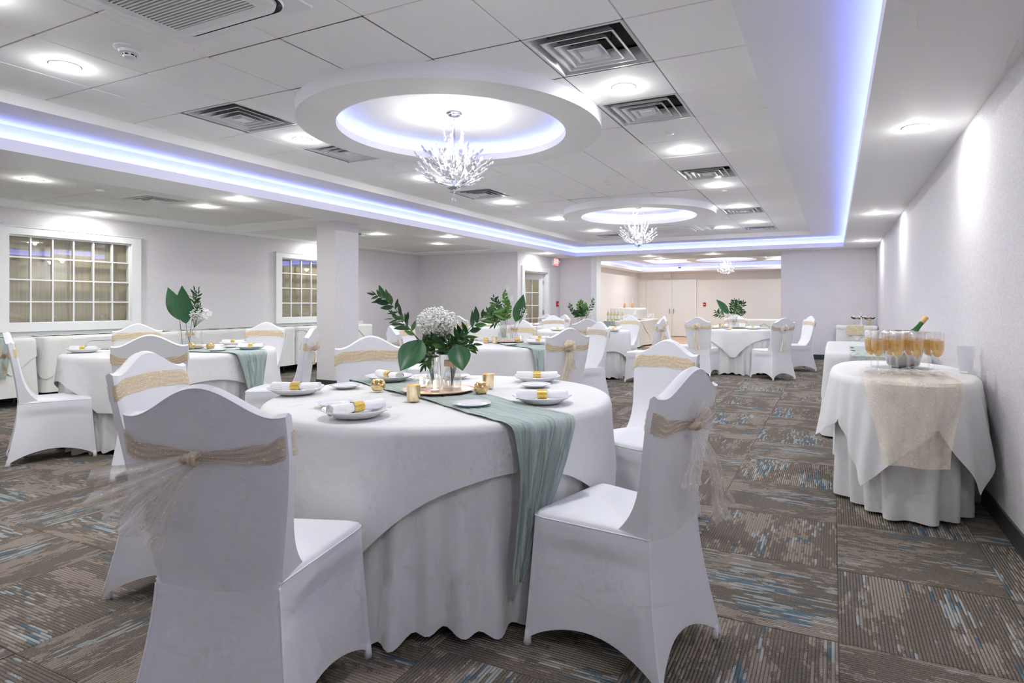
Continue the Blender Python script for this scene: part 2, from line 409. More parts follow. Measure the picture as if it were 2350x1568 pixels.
# ceiling: soffits with recessed fields, fascia, cove, tray band, tiles
FX0, FX1, FY1 = -5.85, .19, 13.85
IX0, IX1, IY1 = -5.285, -.435, 13.25
ce = MB()
top = SOF+.034
fields = [(-8.6, -6.6, YN, 6.28), (-8.95, -6.7, 6.85, 11.45)]
ce.box(XL, -8.6, YN, 6.28, SOF, top); ce.box(-6.6, FX0-.018, YN, 6.28, SOF, top)
ce.box(XL, FX0-.018, 6.28, 6.85, SOF, top)
ce.box(XL, -8.95, 6.85, 11.45, SOF, top); ce.box(-6.7, FX0-.018, 6.85, 11.45, SOF, top); ce.box(XL, FX0-.018, 11.45, FY1+.018, SOF, top)
for f in fields: ce.box(f[0], f[1], f[2], f[3], SOF+.028, top+.004)
ce.box(FX1+.018, XR, YN, FY1+.018, SOF, top)
ce.box(FX0-.018, XR, FY1+.018, YF+.3, SOF, top)
ce.box(XJ-.05, FX0-.018, FY1+.018, YF+.3, SOF, top)
ceiling = struct('ceiling', ce, M['drywall'])
# fascia lips
struct('trim_2', MB().box(FX0-.018, FX0, YN, FY1+.018, SOF-.002, 2.50).box(FX1, FX1+.018, YN, FY1+.018, SOF-.002, 2.50).box(FX0, FX1, FY1, FY1+.018, SOF-.002, 2.50), M['drywall'],
       label='white fascia lip round the blue-lit ceiling cove')
# cove back wall and tray band
G = .075
b = MB().box(FX0-G-.03, FX0-G, YN, FY1+G, 2.44, 2.75).box(FX1+G, FX1+G+.03, YN, FY1+G, 2.44, 2.75).box(FX0-G, FX1+G, FY1+G, FY1+G+.03, 2.44, 2.75)
b.box(FX0-G, FX0, YN, FY1+G, top-.12, top-.11) if False else None
struct('trim_3', b, M['drywall'])
b = MB().box(FX0-G, IX0, YN, FY1+G, ZB, 2.80).box(IX1, FX1+G, YN, FY1+G, ZB, 2.80).box(IX0, IX1, IY1, FY1+G, ZB, 2.80)
struct('ceiling_slab', MB().box(XL-.2, XR+.2, YN-.2, YF+.3, 2.9, 3.0).box(X2L-.2, X2R+.2, YF+.3, Y2+.2, 2.92, 3.0), M['drywall'])
struct('ceiling_tray', b, M['drywall'], label='flat drywall border round the tiled ceiling')
struct('ceiling_grid', MB().box(IX0-.01, IX1+.01, YN, IY1+.01, ZT+.13, ZT+.15), M['grid'])
# LED strips in the trough (mesh strip + long lamp above it)
def led(name, x0, x1, y0, y1, z, w_=.03, power=LED_W):
    st = struct(name, MB().box(x0, x1, y0, y1, z-.004, z), M['led'])
    L = max(x1-x0, y1-y0); o = lamp('AREA', name+'_lamp', ((x0+x1)/2, (y0+y1)/2, z+.003), power*L, (.13, .18, 1.0), rot=(PI, 0, 0))
    o.data.shape = 'RECTANGLE'; o.data.size = (x1-x0); o.data.size_y = (y1-y0)
    return st
led('led_strip', FX0-.06, FX0-.035, YN+.1, FY1, SOF+.068)
led('led_strip', FX1+.035, FX1+.06, YN+.1, FY1, SOF+.068)
led('led_strip', FX0, FX1, FY1+.035, FY1+.06, SOF+.068)

# tiles
TG = .6125; tx0 = -1.012; ty0 = 2.424
rings = [(-2.824, 4.124), (-2.84, 9.32)]
def tile_mesh(hx, hy, m_, name='ceiling_tile'):
    b = MB(); g = .0035; h = hx-g; k = hy-g; c = .004
    vs = [(-h, -k, .008), (h, -k, .008), (h, k, .008), (-h, k, .008), (-h, -k, c), (h, -k, c), (h, k, c), (-h, k, c), (-h+c, -k+c, 0), (h-c, -k+c, 0), (h-c, k-c, 0), (-h+c, k-c, 0)]
    b.add(vs, [(4, 0, 1, 5), (5, 1, 2, 6), (6, 2, 3, 7), (7, 3, 0, 4), (8, 4, 5, 9), (9, 5, 6, 10), (10, 6, 7, 11), (11, 7, 4, 8), (8, 9, 10, 11)])
    b.f = [tuple(reversed(f)) for f in b.f]
    return b.mesh(name, m_, False)
vents = [(-1.318, 3.343), (-1.318, 4.568), (-1.318, 7.018), (-1.318, 10.08), (-1.318, 12.53), (-4.34, 3.343), (-4.34, 4.568), (-4.34, 7.018), (-4.34, 12.53)]
acs = [(-2.87, 1.75), (-2.87, 11.83)]
tm = {}
grid_bars = MB()
def clip_circle(cx, cy, hx, hy, rx, ry, rad):
    """tile outline minus a round opening, as a strip of small quads outside the circle"""
    b = MB(); n_ = 14
    pts = []
    for i in range(n_):
        for j in range(n_):
            x0, x1 = -hx+.0035+(2*hx-.007)*i/n_, -hx+.0035+(2*hx-.007)*(i+1)/n_
            y0, y1 = -hy+.0035+(2*hy-.007)*j/n_, -hy+.0035+(2*hy-.007)*(j+1)/n_
            if all(math.hypot(cx+x-rx, cy+y-ry) < rad for x, y in ((x0, y0), (x1, y0), (x1, y1), (x0, y1))): continue
            b.add([(x0, y0, 0), (x0, y1, 0), (x1, y1, 0), (x1, y0, 0)], [(0, 1, 2, 3)])
    if not b.f: return None
    me = b.mesh('ceiling_tile', M['tile'], False); return me
for i in range(-7, 1):
    xa = max(IX0, tx0+i*TG if i > -7 else IX0); xb = min(IX1, tx0+(i+1)*TG)
    if i == 0: xa, xb = tx0, IX1
    if i == -7: xb = tx0-6*TG
    if xb-xa < .05: continue
    for j in range(-8, 18):
        ya, yb = ty0+j*TG, min(IY1, ty0+(j+1)*TG)
        if yb-ya < .05: continue
        cx, cy, hx, hy = (xa+xb)/2, (ya+yb)/2, (xb-xa)/2, (yb-ya)/2
        if any(abs(cx-vx) < .2 and abs(cy-vy) < .2 for vx, vy in vents): continue
        near = [(rx, ry) for rx, ry in rings if math.hypot(max(abs(cx-rx)-hx, 0), max(abs(cy-ry)-hy, 0)) < 1.2]
        if near:
            rx, ry = near[0]
            if math.hypot(abs(cx-rx)+hx, abs(cy-ry)+hy) < 1.15: continue
            me = clip_circle(cx, cy, hx, hy, rx, ry, 1.20)
            if me is None: continue
        else:
            key = (round(hx, 3), round(hy, 3))
            if key not in tm: tm[key] = tile_mesh(hx, hy, M['tile'])
            me = tm[key]
        obj('ceiling_tile', me, parent=ceiling, loc=(cx, cy, ZT+R.uniform(-.0015, .0015)), rot=(R.uniform(-.002, .002), R.uniform(-.002, .002), 0))
# tee bars just above the tile faces show as thin joint lines
gb = MB()
for i in range(-7, 2):
    x = tx0+i*TG
    if IX0 < x < IX1:
        segs = [(YN, IY1)]
        for rx, ry in rings:
            dx = abs(x-rx)
            if dx < 1.15:
                h = math.sqrt(1.19**2-dx*dx); segs = [s for a, c_ in segs for s in ((a, min(c_, ry-h)), (max(a, ry+h), c_)) if s[1] > s[0]]
        for a, c_ in segs: gb.box(x-.009, x+.009, a, c_, ZT+.0045, ZT+.012)
for j in range(-8, 19):
    y = ty0+j*TG
    if y < IY1:
        segs = [(IX0, IX1)]
        for rx, ry in rings:
            dy = abs(y-ry)
            if dy < 1.15:
                h = math.sqrt(1.19**2-dy*dy); segs = [s for a, c_ in segs for s in ((a, min(c_, rx-h)), (max(a, rx+h), c_)) if s[1] > s[0]]
        for a, c_ in segs: gb.box(a, c_, y-.009, y+.009, ZT+.0045, ZT+.012)
obj('grid_bar', gb, M['grid'], ceiling)
# panels of the low left ceiling
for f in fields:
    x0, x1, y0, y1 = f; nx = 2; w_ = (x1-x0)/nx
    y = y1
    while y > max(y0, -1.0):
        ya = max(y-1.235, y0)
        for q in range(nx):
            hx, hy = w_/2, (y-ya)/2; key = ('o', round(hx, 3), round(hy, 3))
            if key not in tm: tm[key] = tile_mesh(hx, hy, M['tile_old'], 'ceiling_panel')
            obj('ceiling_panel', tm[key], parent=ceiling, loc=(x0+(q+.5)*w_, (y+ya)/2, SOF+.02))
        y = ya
# second-room ceiling
b = MB(); a0, a1, c0, c1 = -6.3, 1.6, 15.8, 21.4
b.box(X2L, a0-.02, YF+.3, Y2, SOF, 2.444).box(a1, X2R, YF+.3, Y2, SOF, 2.444).box(a0-.02, a1, YF+.3, c0, SOF, 2.444).box(a0-.02, a1, c1+.02, Y2, SOF, 2.444)
b.box(a0-.02, a0, c0, c1, SOF-.002, 2.50).box(a0, a1, c1, c1+.02, SOF-.002, 2.50)
struct('ceiling_far_room', b, M['drywall'])
b = MB().box(a0-.1, a0-.07, c0, c1+.1, 2.44, 2.8).box(a0-.1, a1, c1+.07, c1+.1, 2.44, 2.8)
b.box(a0-.1, -5.7, c0, c1+.1, ZB+.03, 2.9).box(-5.7, a1, c1-.6, c1+.1, ZB+.03, 2.9).box(-5.7, a1, c0, c1-.6, 2.78, 2.9)
struct('trim_4', b, M['drywall'])
led('led_strip', a0-.06, a0-.035, c0, c1, SOF+.068, power=LED_W*.8)
led('led_strip', a0, a1, c1+.035, c1+.06, SOF+.068, power=LED_W*.8)

# ------------------------------------------------------------------ windows of the left wall
def window(nm, W, label):
    y0, y1, z0, z1 = W; fw, fd = .13, .045
    root = bpy.data.objects.new(nm, None); C.objects.link(root); root['kind'] = 'structure'; root['label'] = label
    root.location = (XL, (y0+y1)/2, z0)
    hy = (y1-y0)/2; H = z1-z0
    b = MB(); b.box(0, fd, -hy-fw, hy+fw, H, H+fw*.8).box(0, fd, -hy-fw, hy+fw, -fw*.75, 0).box(0, fd, -hy-fw, -hy, 0, H).box(0, fd, hy, hy+fw, 0, H)
    b.box(0, fd+.012, -hy-fw-.01, hy+fw+.01, H+fw*.8-.012, H+fw*.8)
    obj('window_frame', b, M['paint'], root)
    b = MB(); g = .02
    b.box(-.06, -.001, -hy+.001, -hy+g, 0, H).box(-.06, -.001, hy-g, hy-.001, 0, H).box(-.06, -.002, -hy+g, hy-g, .001, g).box(-.06, -.002, -hy+g, hy-g, H-g, H-.001)
    obj('sash_frame', b, M['paint'], root)
    for k in range(1, 6):
        y = -hy+2*hy*k/6; obj('glazing_bar', MB().box(-.035, .004, y-.009, y+.009, g, H-g), M['paint'], root)
    for k in range(1, 4):
        z = H*k/4; obj('glazing_bar', MB().box(-.034, .003, -hy+g, hy-g, z-.009, z+.009), M['paint'], root)
    pm = MB().box(-.002, .002, -hy/6+.0095, hy/6-.0095, -H/8+.0095, H/8-.0095).mesh('pane', M['pane'], False)
    for a in range(6):
        for c_ in range(4): obj('pane', pm, parent=root, loc=(-.016, -hy+2*hy*(a+.5)/6, H*(c_+.5)/4), rot=(R.uniform(-.004, .004), R.uniform(-.003, .003), R.uniform(-.006, .006)))
    obj('window_shade', MB().box(-.105, -.10, -hy, hy, 0, H), M['beige_shade'], root)
window('window_1', W1, 'white multi-pane interior window with beige shade left of the wall')
window('window_2', W2, 'white multi-pane interior window half hidden by the column')

# ------------------------------------------------------------------ doors
def door_trim(root, hw, H, fw=.11):
    b = MB().box(0, .03, -hw-fw, -hw, 0, H+fw).box(0, .03, hw, hw+fw, 0, H+fw).box(0, .03, -hw, hw, H, H+fw)
    b.box(-.1, 0, -hw, -hw+.03, 0, H).box(-.1, 0, hw-.03, hw, 0, H).box(-.1, 0, -hw, hw, H-.03, H)
    obj('door_frame', b, M['paint'], root)
d1 = bpy.data.objects.new('door_1', None); C.objects.link(d1); d1['kind'] = 'structure'; d1['label'] = 'white french door with small panes standing open to the corridor'
d1.location = (XJ, (DY0+DY1)/2, 0); door_trim(d1, (DY1-DY0)/2, DZ)
leaf = bpy.data.objects.new('door_leaf', None); C.objects.link(leaf); leaf.parent = d1
leaf.location = (-.11, (DY1-DY0)/2-.05, .01); leaf.rotation_euler = (0, 0, math.radians(246))
W_, H_ = 1.12, DZ-.05; st = .13
b = MB().box(0, st, -.02, .02, 0, H_).box(W_-st, W_, -.02, .02, 0, H_).box(st, W_-st, -.02, .02, 0, .22).box(st, W_-st, -.02, .02, H_-.14, H_)
lo = obj('door_leaf_frame', b, M['paint'], leaf)
iw, ih = W_-2*st, H_-.36
for k in range(1, 4): obj('glazing_bar', MB().box(st+iw*k/4-.01, st+iw*k/4+.01, -.012, .012, .22, .22+ih), M['paint'], leaf)
for k in range(1, 5): obj('glazing_bar', MB().box(st, W_-st, -.011, .011, .22+ih*k/5-.01, .22+ih*k/5+.01), M['paint'], leaf)
pm = MB().box(-iw/8+.01, iw/8-.01, -.003, .003, -ih/10+.01, ih/10-.01).mesh('pane', M['pane'], False)
for a in range(4):
    for c_ in range(5): obj('pane', pm, parent=leaf, loc=(st+iw*(a+.5)/4, 0, .22+ih*(c_+.5)/5))
obj('door_handle', MB().tube([(W_-.06, -.03, .95), (W_-.06, -.05, .95), (W_-.16, -.05, .95)], .01), M['steel'], leaf, smooth=True)
obj('hinge', MB().box(-.02, .012, -.03, .03, 1.7, 1.8).box(-.02, .012, -.03, .03, .25, .35).box(-.02, .012, -.03, .03, .95, 1.05), M['steel'], leaf)
d2 = bpy.data.objects.new('door_2', None); C.objects.link(d2); d2['kind'] = 'structure'; d2['label'] = 'flat grey double door in the far room'
d2.location = (-5.50, Y2, 0)
for s_ in (-1, 1):
    x0, x1 = (-.92, -.004) if s_ < 0 else (.004, .86)
    q = obj('door_leaf', MB().box(x0, x1, -.05, -.01, .02, 2.10), M['door'], d2)
    xh = x1-.08 if s_ < 0 else x0+.06
    obj('door_handle', MB().tube([(xh, -.05, .86), (xh, -.09, .88), (xh, -.09, 1.02), (xh, -.05, 1.04)], .012), M['steel'], q, smooth=True)
obj('door_frame', MB().box(-.97, -.92, -.06, 0, 0, 2.15).box(.86, .91, -.06, 0, 0, 2.15).box(-.92, .86, -.06, 0, 2.10, 2.15), M['paint'], d2)

# ------------------------------------------------------------------ ceiling fittings
def make_ring(c, label):
    t = thing('ceiling_ring', label, 'ceiling feature', (c[0], c[1], 0), 0, 'round dropped ceiling rings')
    z0 = 2.612
    b = MB().lathe([(1.208, ZT+.01), (1.208, z0), (.918, z0), (.918, z0+.058), (.945, z0+.058), (.945, z0+.03), (1.05, z0+.03), (1.05, 2.766), (1.0, 2.775), (.6, 2.778), (.001, 2.778)], 96)
    b.lathe([(1.208, ZT+.14), (1.208, ZT+.01)], 96)
    b.f = [tuple(reversed(f)) for f in b.f]
    obj('ring_body', b, M['drywall'], t, smooth=True, ang=30)
    s_ = MB().lathe([(.965, z0+.036), (.995, z0+.036)], 72); obj('led_strip', s_, M['led'], t)
    n_ = 14
    for k in range(n_):
        a = 2*PI*k/n_
        o = lamp('AREA', 'led_lamp', (.98*cos(a), .98*sin(a), z0+.04), LED_W*.42*.42, (.13, .22, 1.0), t, (PI, 0, a), shape='RECTANGLE')
        o.data.size = .02; o.data.size_y = .42
    return t
make_ring(rings[0], 'large round dropped ceiling ring nearest the viewer, blue light inside')
make_ring(rings[1], 'smaller-looking second round ceiling ring, farther down the room')
make_ring((-3.06, 19.4), 'round ceiling ring in the far room past the opening')

dm = {}
dm['trim'] = MB().lathe([(.086, 0), (.086, -.0025), (.078, -.004)], 32).mesh('trim_ring', M['paint'])
dm['lens'] = MB().lathe([(.079, -.0045), (.070, -.007), (.0005, -.0085)], 32).mesh('lens', M['lens'])
for me in dm.values(): me.flip_normals() if me.name.startswith('lens') else None
def downlight(x, y, z, label, power=LAMP_W, grp='recessed ceiling lights'):
    t = thing('recessed_light', label, 'ceiling light', (x, y, z), 0, grp)
    obj('trim_ring', dm['trim'], parent=t); obj('lens', dm['lens'], parent=t)
    lamp('AREA', 'lamp', (0, 0, -.0095), power, (1, .995, .965), t, shape='DISK', size=.14)
    lamp('POINT', 'dome_lamp', (0, 0, -.04), power*.26, (1, .995, .965), t, shadow_soft_size=.035)  # extra point lamp below the lens, added to brighten ceiling and sides
    return t
for k, (y, s_) in enumerate([(.25, 'behind the viewer'), (2.119, 'nearest in the left row, beside the smoke alarm'), (3.99, 'second in the left row, by the large ring'), (5.87, 'third in the left row, behind the near chandelier'),
                             (7.72, 'fourth in the left row'), (9.58, 'fifth in the left row, left of the second ring'), (11.49, 'last of the left row')]):
    downlight(-4.39, y, ZT, 'round recessed light, '+s_, grp='lights of the left tiled row')
for k, (y, s_) in enumerate([(2.11, 'above the viewer'), (3.984, 'nearest of the right row, between two vents'), (5.869, 'second of the right row'), (7.758, 'third of the right row, past a vent'),
                             (9.578, 'fourth of the right row'), (11.514, 'last of the right row')]):
    downlight(-1.318, y, ZT, 'round recessed light, '+s_, grp='lights of the right tiled row')
downlight(-3.746, 1.40, ZT, 'bright recessed light cut by the upper left corner of the view')
downlight(-1.95, 12.05, ZT, 'recessed light beside the far smoke alarm')
downlight(-3.75, -.9, ZT, 'recessed light in the near part of the tiles')
for y, s_ in ((.5, 'out of view overhead'), (4.751, 'nearest'), (9.025, 'middle one'), (12.811, 'farthest')):
    downlight(.505, y, SOF, 'wall-washing recessed light over the right wall, '+s_, LAMP_W*.62, grp='lights along the right wall')
for x, y, s_ in ((-7.12, 3.165, 'at far left over the first window'), (-7.13, 4.956, 'right of the low ceiling vent'), (-6.17, 4.716, 'next to the cove, highest of the pair'), (-8.93, 4.667, 'washing the wall above the big window'),
                 (-7.18, 8.162, 'just right of the column'), (-7.21, 9.99, 'over the alcove, lower of the pair'), (-6.2, 8.899, 'over the alcove, upper of the pair'), (-6.1, 12.75, 'over the french door'), (-8.93, 8.7, 'washing the wall above the second window'), (-7.12, 1.3, 'near the left edge, unseen')):
    downlight(x, y, SOF+(.02 if (x in (-7.12, -7.13, -7.18, -7.21)) else 0), 'recessed light in the low ceiling, '+s_, LAMP_W*.8, grp='lights of the low side ceiling')
for x, y, s_ in ((-2.61, 14.62, 'right of the three'), (-4.17, 14.62, 'left of the three'), (-4.1, 15.45, 'middle of the three')):
    downlight(x, y, SOF, 'small recessed light over the wide opening, '+s_, grp='lights over the opening')
downlight(-7.6, 14.2, 2.45, 'added unseen light in the corridor behind the french door', 9)  # unseen lamp added to brighten the corridor
for x, y, s_ in ((-5.2, 17.0, 'near left'), (-5.2, 20.2, 'far left'), (-1.3, 17.2, 'near right'), (-1.3, 20.2, 'far right')):  # unseen lamps added to lift the dark far room walls
    downlight(x, y, 2.779, 'added unseen light in the far room ceiling, '+s_+' of four', LAMP_W*2.6, grp='added far room lights')

def make_vent():
    t = thing('air_vent', '', 'air vent', (0, 0, 0), 0, 'square ceiling air vents')
    h = .296
    b = MB()
    def ringf(b, h0, z0, h1, z1):
        c0 = [(-h0, -h0, z0), (h0, -h0, z0), (h0, h0, z0), (-h0, h0, z0)]; c1_ = [(-h1, -h1, z1), (h1, -h1, z1), (h1, h1, z1), (-h1, h1, z1)]
        b.add(c0+c1_, [(k, (k+1) % 4, 4+(k+1) % 4, 4+k) for k in range(4)])
    ringf(b, h+.006, .002, h-.012, 0); ringf(b, h-.012, 0, h-.06, .085)
    obj('housing', b, M['vent'], t)
    b = MB(); b.box(-h+.055, h-.055, -h+.055, h-.055, .10, .104); ringf(b, h-.06, .085, h-.055, .104)
    b.tube([(-.05, 0, .09), (.12, .03, .06), (.16, -.03, .09)], .006)
    obj('duct', b, M['dark'], t)
    for k, (hh, z) in enumerate([(.225, -.004), (.165, -.008), (.105, -.012)]):
        b = MB(); ringf(b, hh, z, hh-.012, z); ringf(b, hh-.012, z, hh-.055, z+.052); ringf(b, hh-.055, z+.052, hh-.048, z+.054); ringf(b, hh-.048, z+.054, hh, z+.004)
        obj('louver', b, M['vent'], t)
    b = MB(); b.box(-.05, .05, -.05, .05, -.016, -.013); ringf(b, .05, -.013, .075, .02); obj('center_plate', b, M['vent'], t)
    return t
v0 = make_vent()
vl = ['nearest right row vent beside the large ring', 'second right row vent, just past the ring', 'third right row vent', 'fourth right row vent by the second ring', 'last right row vent at the far end of the tiles',
      'vent left of the large ring, nearest of the left row', 'vent half hidden behind the large ring', 'vent just right of the hanging crystal ball', 'small-looking vent beside the second chandelier']
for k, (x, y) in enumerate(vents):
    lb = 'square white four-way ceiling vent, '+vl[k]
    if k == 0: v0.location = (x, y, ZT); v0['label'] = lb
    else: dup(v0, (x, y, ZT), 0, lb)
dup(v0, (-7.2, 4.4, SOF+.018), 0, 'square ceiling vent in the low left ceiling')
dup(v0, (-7.55, 8.15, SOF+.018), 0, 'ceiling vent peeking out right of the column')

def make_ac(label, c):
    t = thing('air_conditioner', label, 'air conditioner', (c[0], c[1], ZT-.006), 0, 'ceiling cassette units')
    def rr(h, r, z, n_=8):
        o = []
        for cx, cy, a0 in ((h-r, h-r, 0), (-h+r, h-r, PI/2), (-h+r, -h+r, PI), (h-r, -h+r, 1.5*PI)):
            for k in range(n_+1): a = a0+PI/2*k/n_; o.append((cx+r*cos(a), cy+r*sin(a), z))
        return o
    def loops(ls):
        b = MB(); n_ = len(ls[0]); vs = [p for l in ls for p in l]
        b.add(vs, [(i*n_+k, (i+1)*n_+k, (i+1)*n_+(k+1) % n_, i*n_+(k+1) % n_) for i in range(len(ls)-1) for k in range(n_)]); return b
    b = loops([rr(.49, .02, .004), rr(.485, .02, -.006), rr(.425, .12, -.010), rr(.42, .12, -.02)]); obj('flange', b, M['paint'], t)
    b = loops([rr(.42, .12, -.02), rr(.40, .11, -.006)]); b.box(-.41, .41, -.41, .41, .0, .003); obj('air_slot', b, M['black'], t)
    b = loops([rr(.395, .10, -.01), rr(.39, .10, -.035), rr(.35, .05, -.04), rr(.30, .01, -.04)]); obj('cover_panel', b, M['paint'], t)
    gp = obj('grille', MB().box(-.30, .30, -.30, .30, -.032, -.030), M['grille'], t)
    sl = MB().box(-.30, .30, -.0045, .0045, -.042, -.033).mesh('slat', M['paint'], False)
    for k in range(30): obj('slat', sl, parent=gp, loc=(0, -.29+.02*k, 0))
make_ac('large square ceiling air conditioner at the top edge of the view', acs[0])
make_ac('small-looking ceiling air conditioner beside the second chandelier', acs[1])

def smoke(x, y, label):
    t = thing('smoke_detector', label, 'smoke detector', (x, y, ZT), 0)
    obj('base', MB().lathe([(.001, 0), (.078, 0), (.078, -.008), (.06, -.018), (.001, -.018)], 28), M['paint'], t, smooth=True)
    obj('sensor_head', MB().lathe([(.055, -.018), (.05, -.034), (.034, -.037), (.032, -.052), (.028, -.058), (.001, -.058)], 28), M['paint'], t, smooth=True)
    b = MB()
    for k in range(7):
        a = 2*PI*k/7; b.tube([(.0345*cos(a-.25), .0345*sin(a-.25), -.045), (.0345*cos(a+.25), .0345*sin(a+.25), -.045)], .004, 6)
    obj('sensor_slot', b, M['black'], t)
smoke(-3.753, 2.137, 'round white smoke alarm on the ceiling above the left row lights')
smoke(-2.10, 11.75, 'tiny white smoke alarm past the second ring')
sp_ = MB().lathe([(.001, -.012), (.036, -.011), (.04, -.006), (.04, 0)], 24).mesh('sprinkler_cap', M['paint'])
for x, y, z, s_ in ((-1.304, 5.219, ZT, 'in the right tile row before its second light'), (-2.544, 7.064, ZT, 'between the two rings'), (-4.357, 5.196, ZT, 'left of the near chandelier'), (-4.406, 8.175, ZT, 'beyond the crystal ball'),
                    (-1.307, 8.183, ZT, 'past the third right light'), (-7.1, 3.75, SOF+.02, 'in the low left ceiling')):
    o = obj('sprinkler_cover', sp_, loc=(x, y, z)); tag(o, 'flat round white sprinkler cover '+s_, 'sprinkler', 'flat sprinkler covers')
t = thing('security_camera', 'small dome security camera in the far room cove', 'camera', (-5.0, 21.45, 2.56))
obj('housing', MB().lathe([(.001, .03), (.07, .03), (.07, -.01), (.06, -.02)], 20), M['paint'], t, smooth=True); obj('dome', MB().lathe([(.055, -.02), (.045, -.05), (.001, -.065)], 20), M['black'], t, smooth=True)

# ------------------------------------------------------------------ chandeliers
def crystal_mesh():
    b = MB(); seg = 6; b.lathe([(.0006, 0), (.009, .008), (.0155, .025), (.0145, .037), (.006, .048), (.0003, .050)], seg, sy=.6); return b.mesh('crystal', M['crystal'], False)
cm = crystal_mesh()
def make_chandelier(loc, label, first=None):
    t = thing('chandelier', label, 'chandelier', loc, 0, 'crystal branch chandeliers')   # origin at the canopy top
    rr = random.Random(3)
    obj('canopy', MB().lathe([(.001, 0), (.062, 0), (.064, -.008), (.052, -.014), (.05, -.022), (.036, -.030), (.001, -.032)], 28), M['chrome'], t, smooth=True)
    b = MB()
    for k in range(4):
        z = -.045-.026*k; pts = []
        for q in range(9):
            a = 2*PI*q/8; pts.append(((.008*cos(a) if k % 2 else 0), (0 if k % 2 else .008*cos(a)), z+.016*sin(a)))
        b.tube(pts, .0018, 5)
    obj('chain', b, M['chrome'], t, smooth=True)
    obj('rod', MB().tube([(0, 0, -.13), (0, 0, -.60)], .0075, 10), M['chrome'], t, smooth=True)
    obj('hub', MB().lathe([(.001, -.60), (.055, -.605), (.06, -.615), (.045, -.63), (.02, -.64), (.006, -.65), (.001, -.652)], 24), M['chrome'], t, smooth=True)
    obj('hanging_wire', MB().tube([(0, 0, -.65), (0, 0, -.70)], .001, 5), M['chrome'], t)
    obj('crystal_ball', MB().ball((0, 0, -.718), .019, 12, 8), M['crystal'], t)
    arms = []
    # tiers: (count, start z, out radius, rise, leaves)
    tiers = [(9, -.60, .20, .05, 5), (10, -.595, .27, .13, 6), (10, -.59, .26, .22, 6), (8, -.58, .16, .27, 6), (5, -.45, .07, .29, 5)]
    for ti, (cnt, z0, ro, rise, nl) in enumerate(tiers):
        for k in range(cnt):
            a = 2*PI*(k+.5*(ti % 2))/cnt+rr.uniform(-.15, .15); ro_ = ro*rr.uniform(.9, 1.06); rs = rise*rr.uniform(.85, 1.15)
            pts = []
            for q in range(6):
                u = q/5; r_ = .02+ro_*u**(1.0 if ti < 3 else .7)*(1-.12*u*(ti > 2)); z = z0+rs*(u**1.6 if ti < 2 else u)
                aa = a+.18*sin(u*3)*(1 if k % 2 else -1); pts.append(Vector((r_*cos(aa), r_*sin(aa), z)))
            am = obj('arm', MB().tube(pts, .0028, 4), M['chrome'], t, smooth=True); am.data.name = 'arm'
            for j in range(nl):
                u = .42+.58*(j+1)/nl; i0 = min(int(u*5), 4); p = pts[i0].lerp(pts[i0+1], u*5-i0)
                d = (pts[i0+1]-pts[i0]).normalized(); side = Vector((-d.y, d.x, .25))*(1 if j % 2 else -1)
                dr = (d*1.0+side*(.8 if j < nl-1 else .05)+Vector((0, 0, .25))).normalized()
                c_ = obj('crystal', cm, parent=am, loc=tuple(p)); c_.rotation_mode = 'QUATERNION'
                c_.rotation_quaternion = dr.to_track_quat('Z', 'Y'); s_ = rr.uniform(.85, 1.15); c_.scale = (s_, s_, s_)
    for k in range(8):
        a = 2*PI*k/8+.3; r_, z = (.11, -.50) if k % 2 else (.10, -.38)
        if k == 3: r_, z = .04, -.53
        s_ = obj('socket', MB().lathe([(.007, -.03), (.008, .0), (.006, .004)], 8, (r_*cos(a), r_*sin(a), z)), M['chrome'], t, smooth=True)
        obj('bulb', MB().lathe([(.005, 0), (.0115, .012), (.012, .022), (.006, .038), (.0005, .048)], 10, (r_*cos(a), r_*sin(a), z+.004)), M['bulb'], t, smooth=True)
        if k % 2 == 0: lamp('POINT', 'bulb_lamp', (r_*1.05*cos(a), r_*1.05*sin(a), z+.05), BULB_W, (1, .97, .94), t, shadow_soft_size=.03)
    return t
ch0 = make_chandelier((*rings[0], 2.777), 'large crystal branch chandelier nearest the viewer, under the first ring')
def dup_lights(root, src):
    pass
dup(ch0, (*rings[1], 2.777), 1.0, 'crystal branch chandelier under the second ring')
dup(ch0, (-3.06, 19.4, 2.777), 2.0, 'crystal branch chandelier in the far room past the opening')

# ------------------------------------------------------------------ wall fittings
def exit_sign(label, loc, rz, lit):
    t = thing('exit_sign', label, 'exit sign', loc, rz)      # face looks along +x of its own frame
    obj('case', MB().box(0, .055, -.15, .15, -.10, .10), M['paint'], t)
    f = obj('face', MB().box(.055, .058, -.14, .14, -.09, .09), M['exit'] if lit else M['paint'], t)
    if lit:
        cu = bpy.data.curves.new('lettering', 'FONT'); cu.body = 'EXIT'; cu.size = .15; cu.align_x = 'CENTER'; cu.align_y = 'CENTER'; cu.extrude = .001
        o = bpy.data.objects.new('lettering_curve', cu); C.objects.link(o); bpy.context.view_layer.update()
        me = bpy.data.meshes.new_from_object(o.evaluated_get(bpy.context.evaluated_depsgraph_get())); bpy.data.objects.remove(o)
        me.materials.clear(); me.materials.append(M['letter']); o = bpy.data.objects.new('lettering', me); C.objects.link(o); o.parent = f
        o.location = (.0595, 0, 0); o.rotation_euler = (PI/2, 0, PI/2)
    for s_ in (-1, 1): obj('lamp_head', MB().lathe([(.001, -.03), (.03, -.03), (.045, .02), (.035, .03), (.001, .03)], 18, (.04, s_*.19, .01)), M['paint'], t, smooth=True)
exit_sign('white box exit sign with lit red EXIT face beside the french door', (XJ, 14.03, 2.30), 0, True)
exit_sign('white exit light box above the far double door', (-5.68, Y2, 2.29), -PI/2, False)
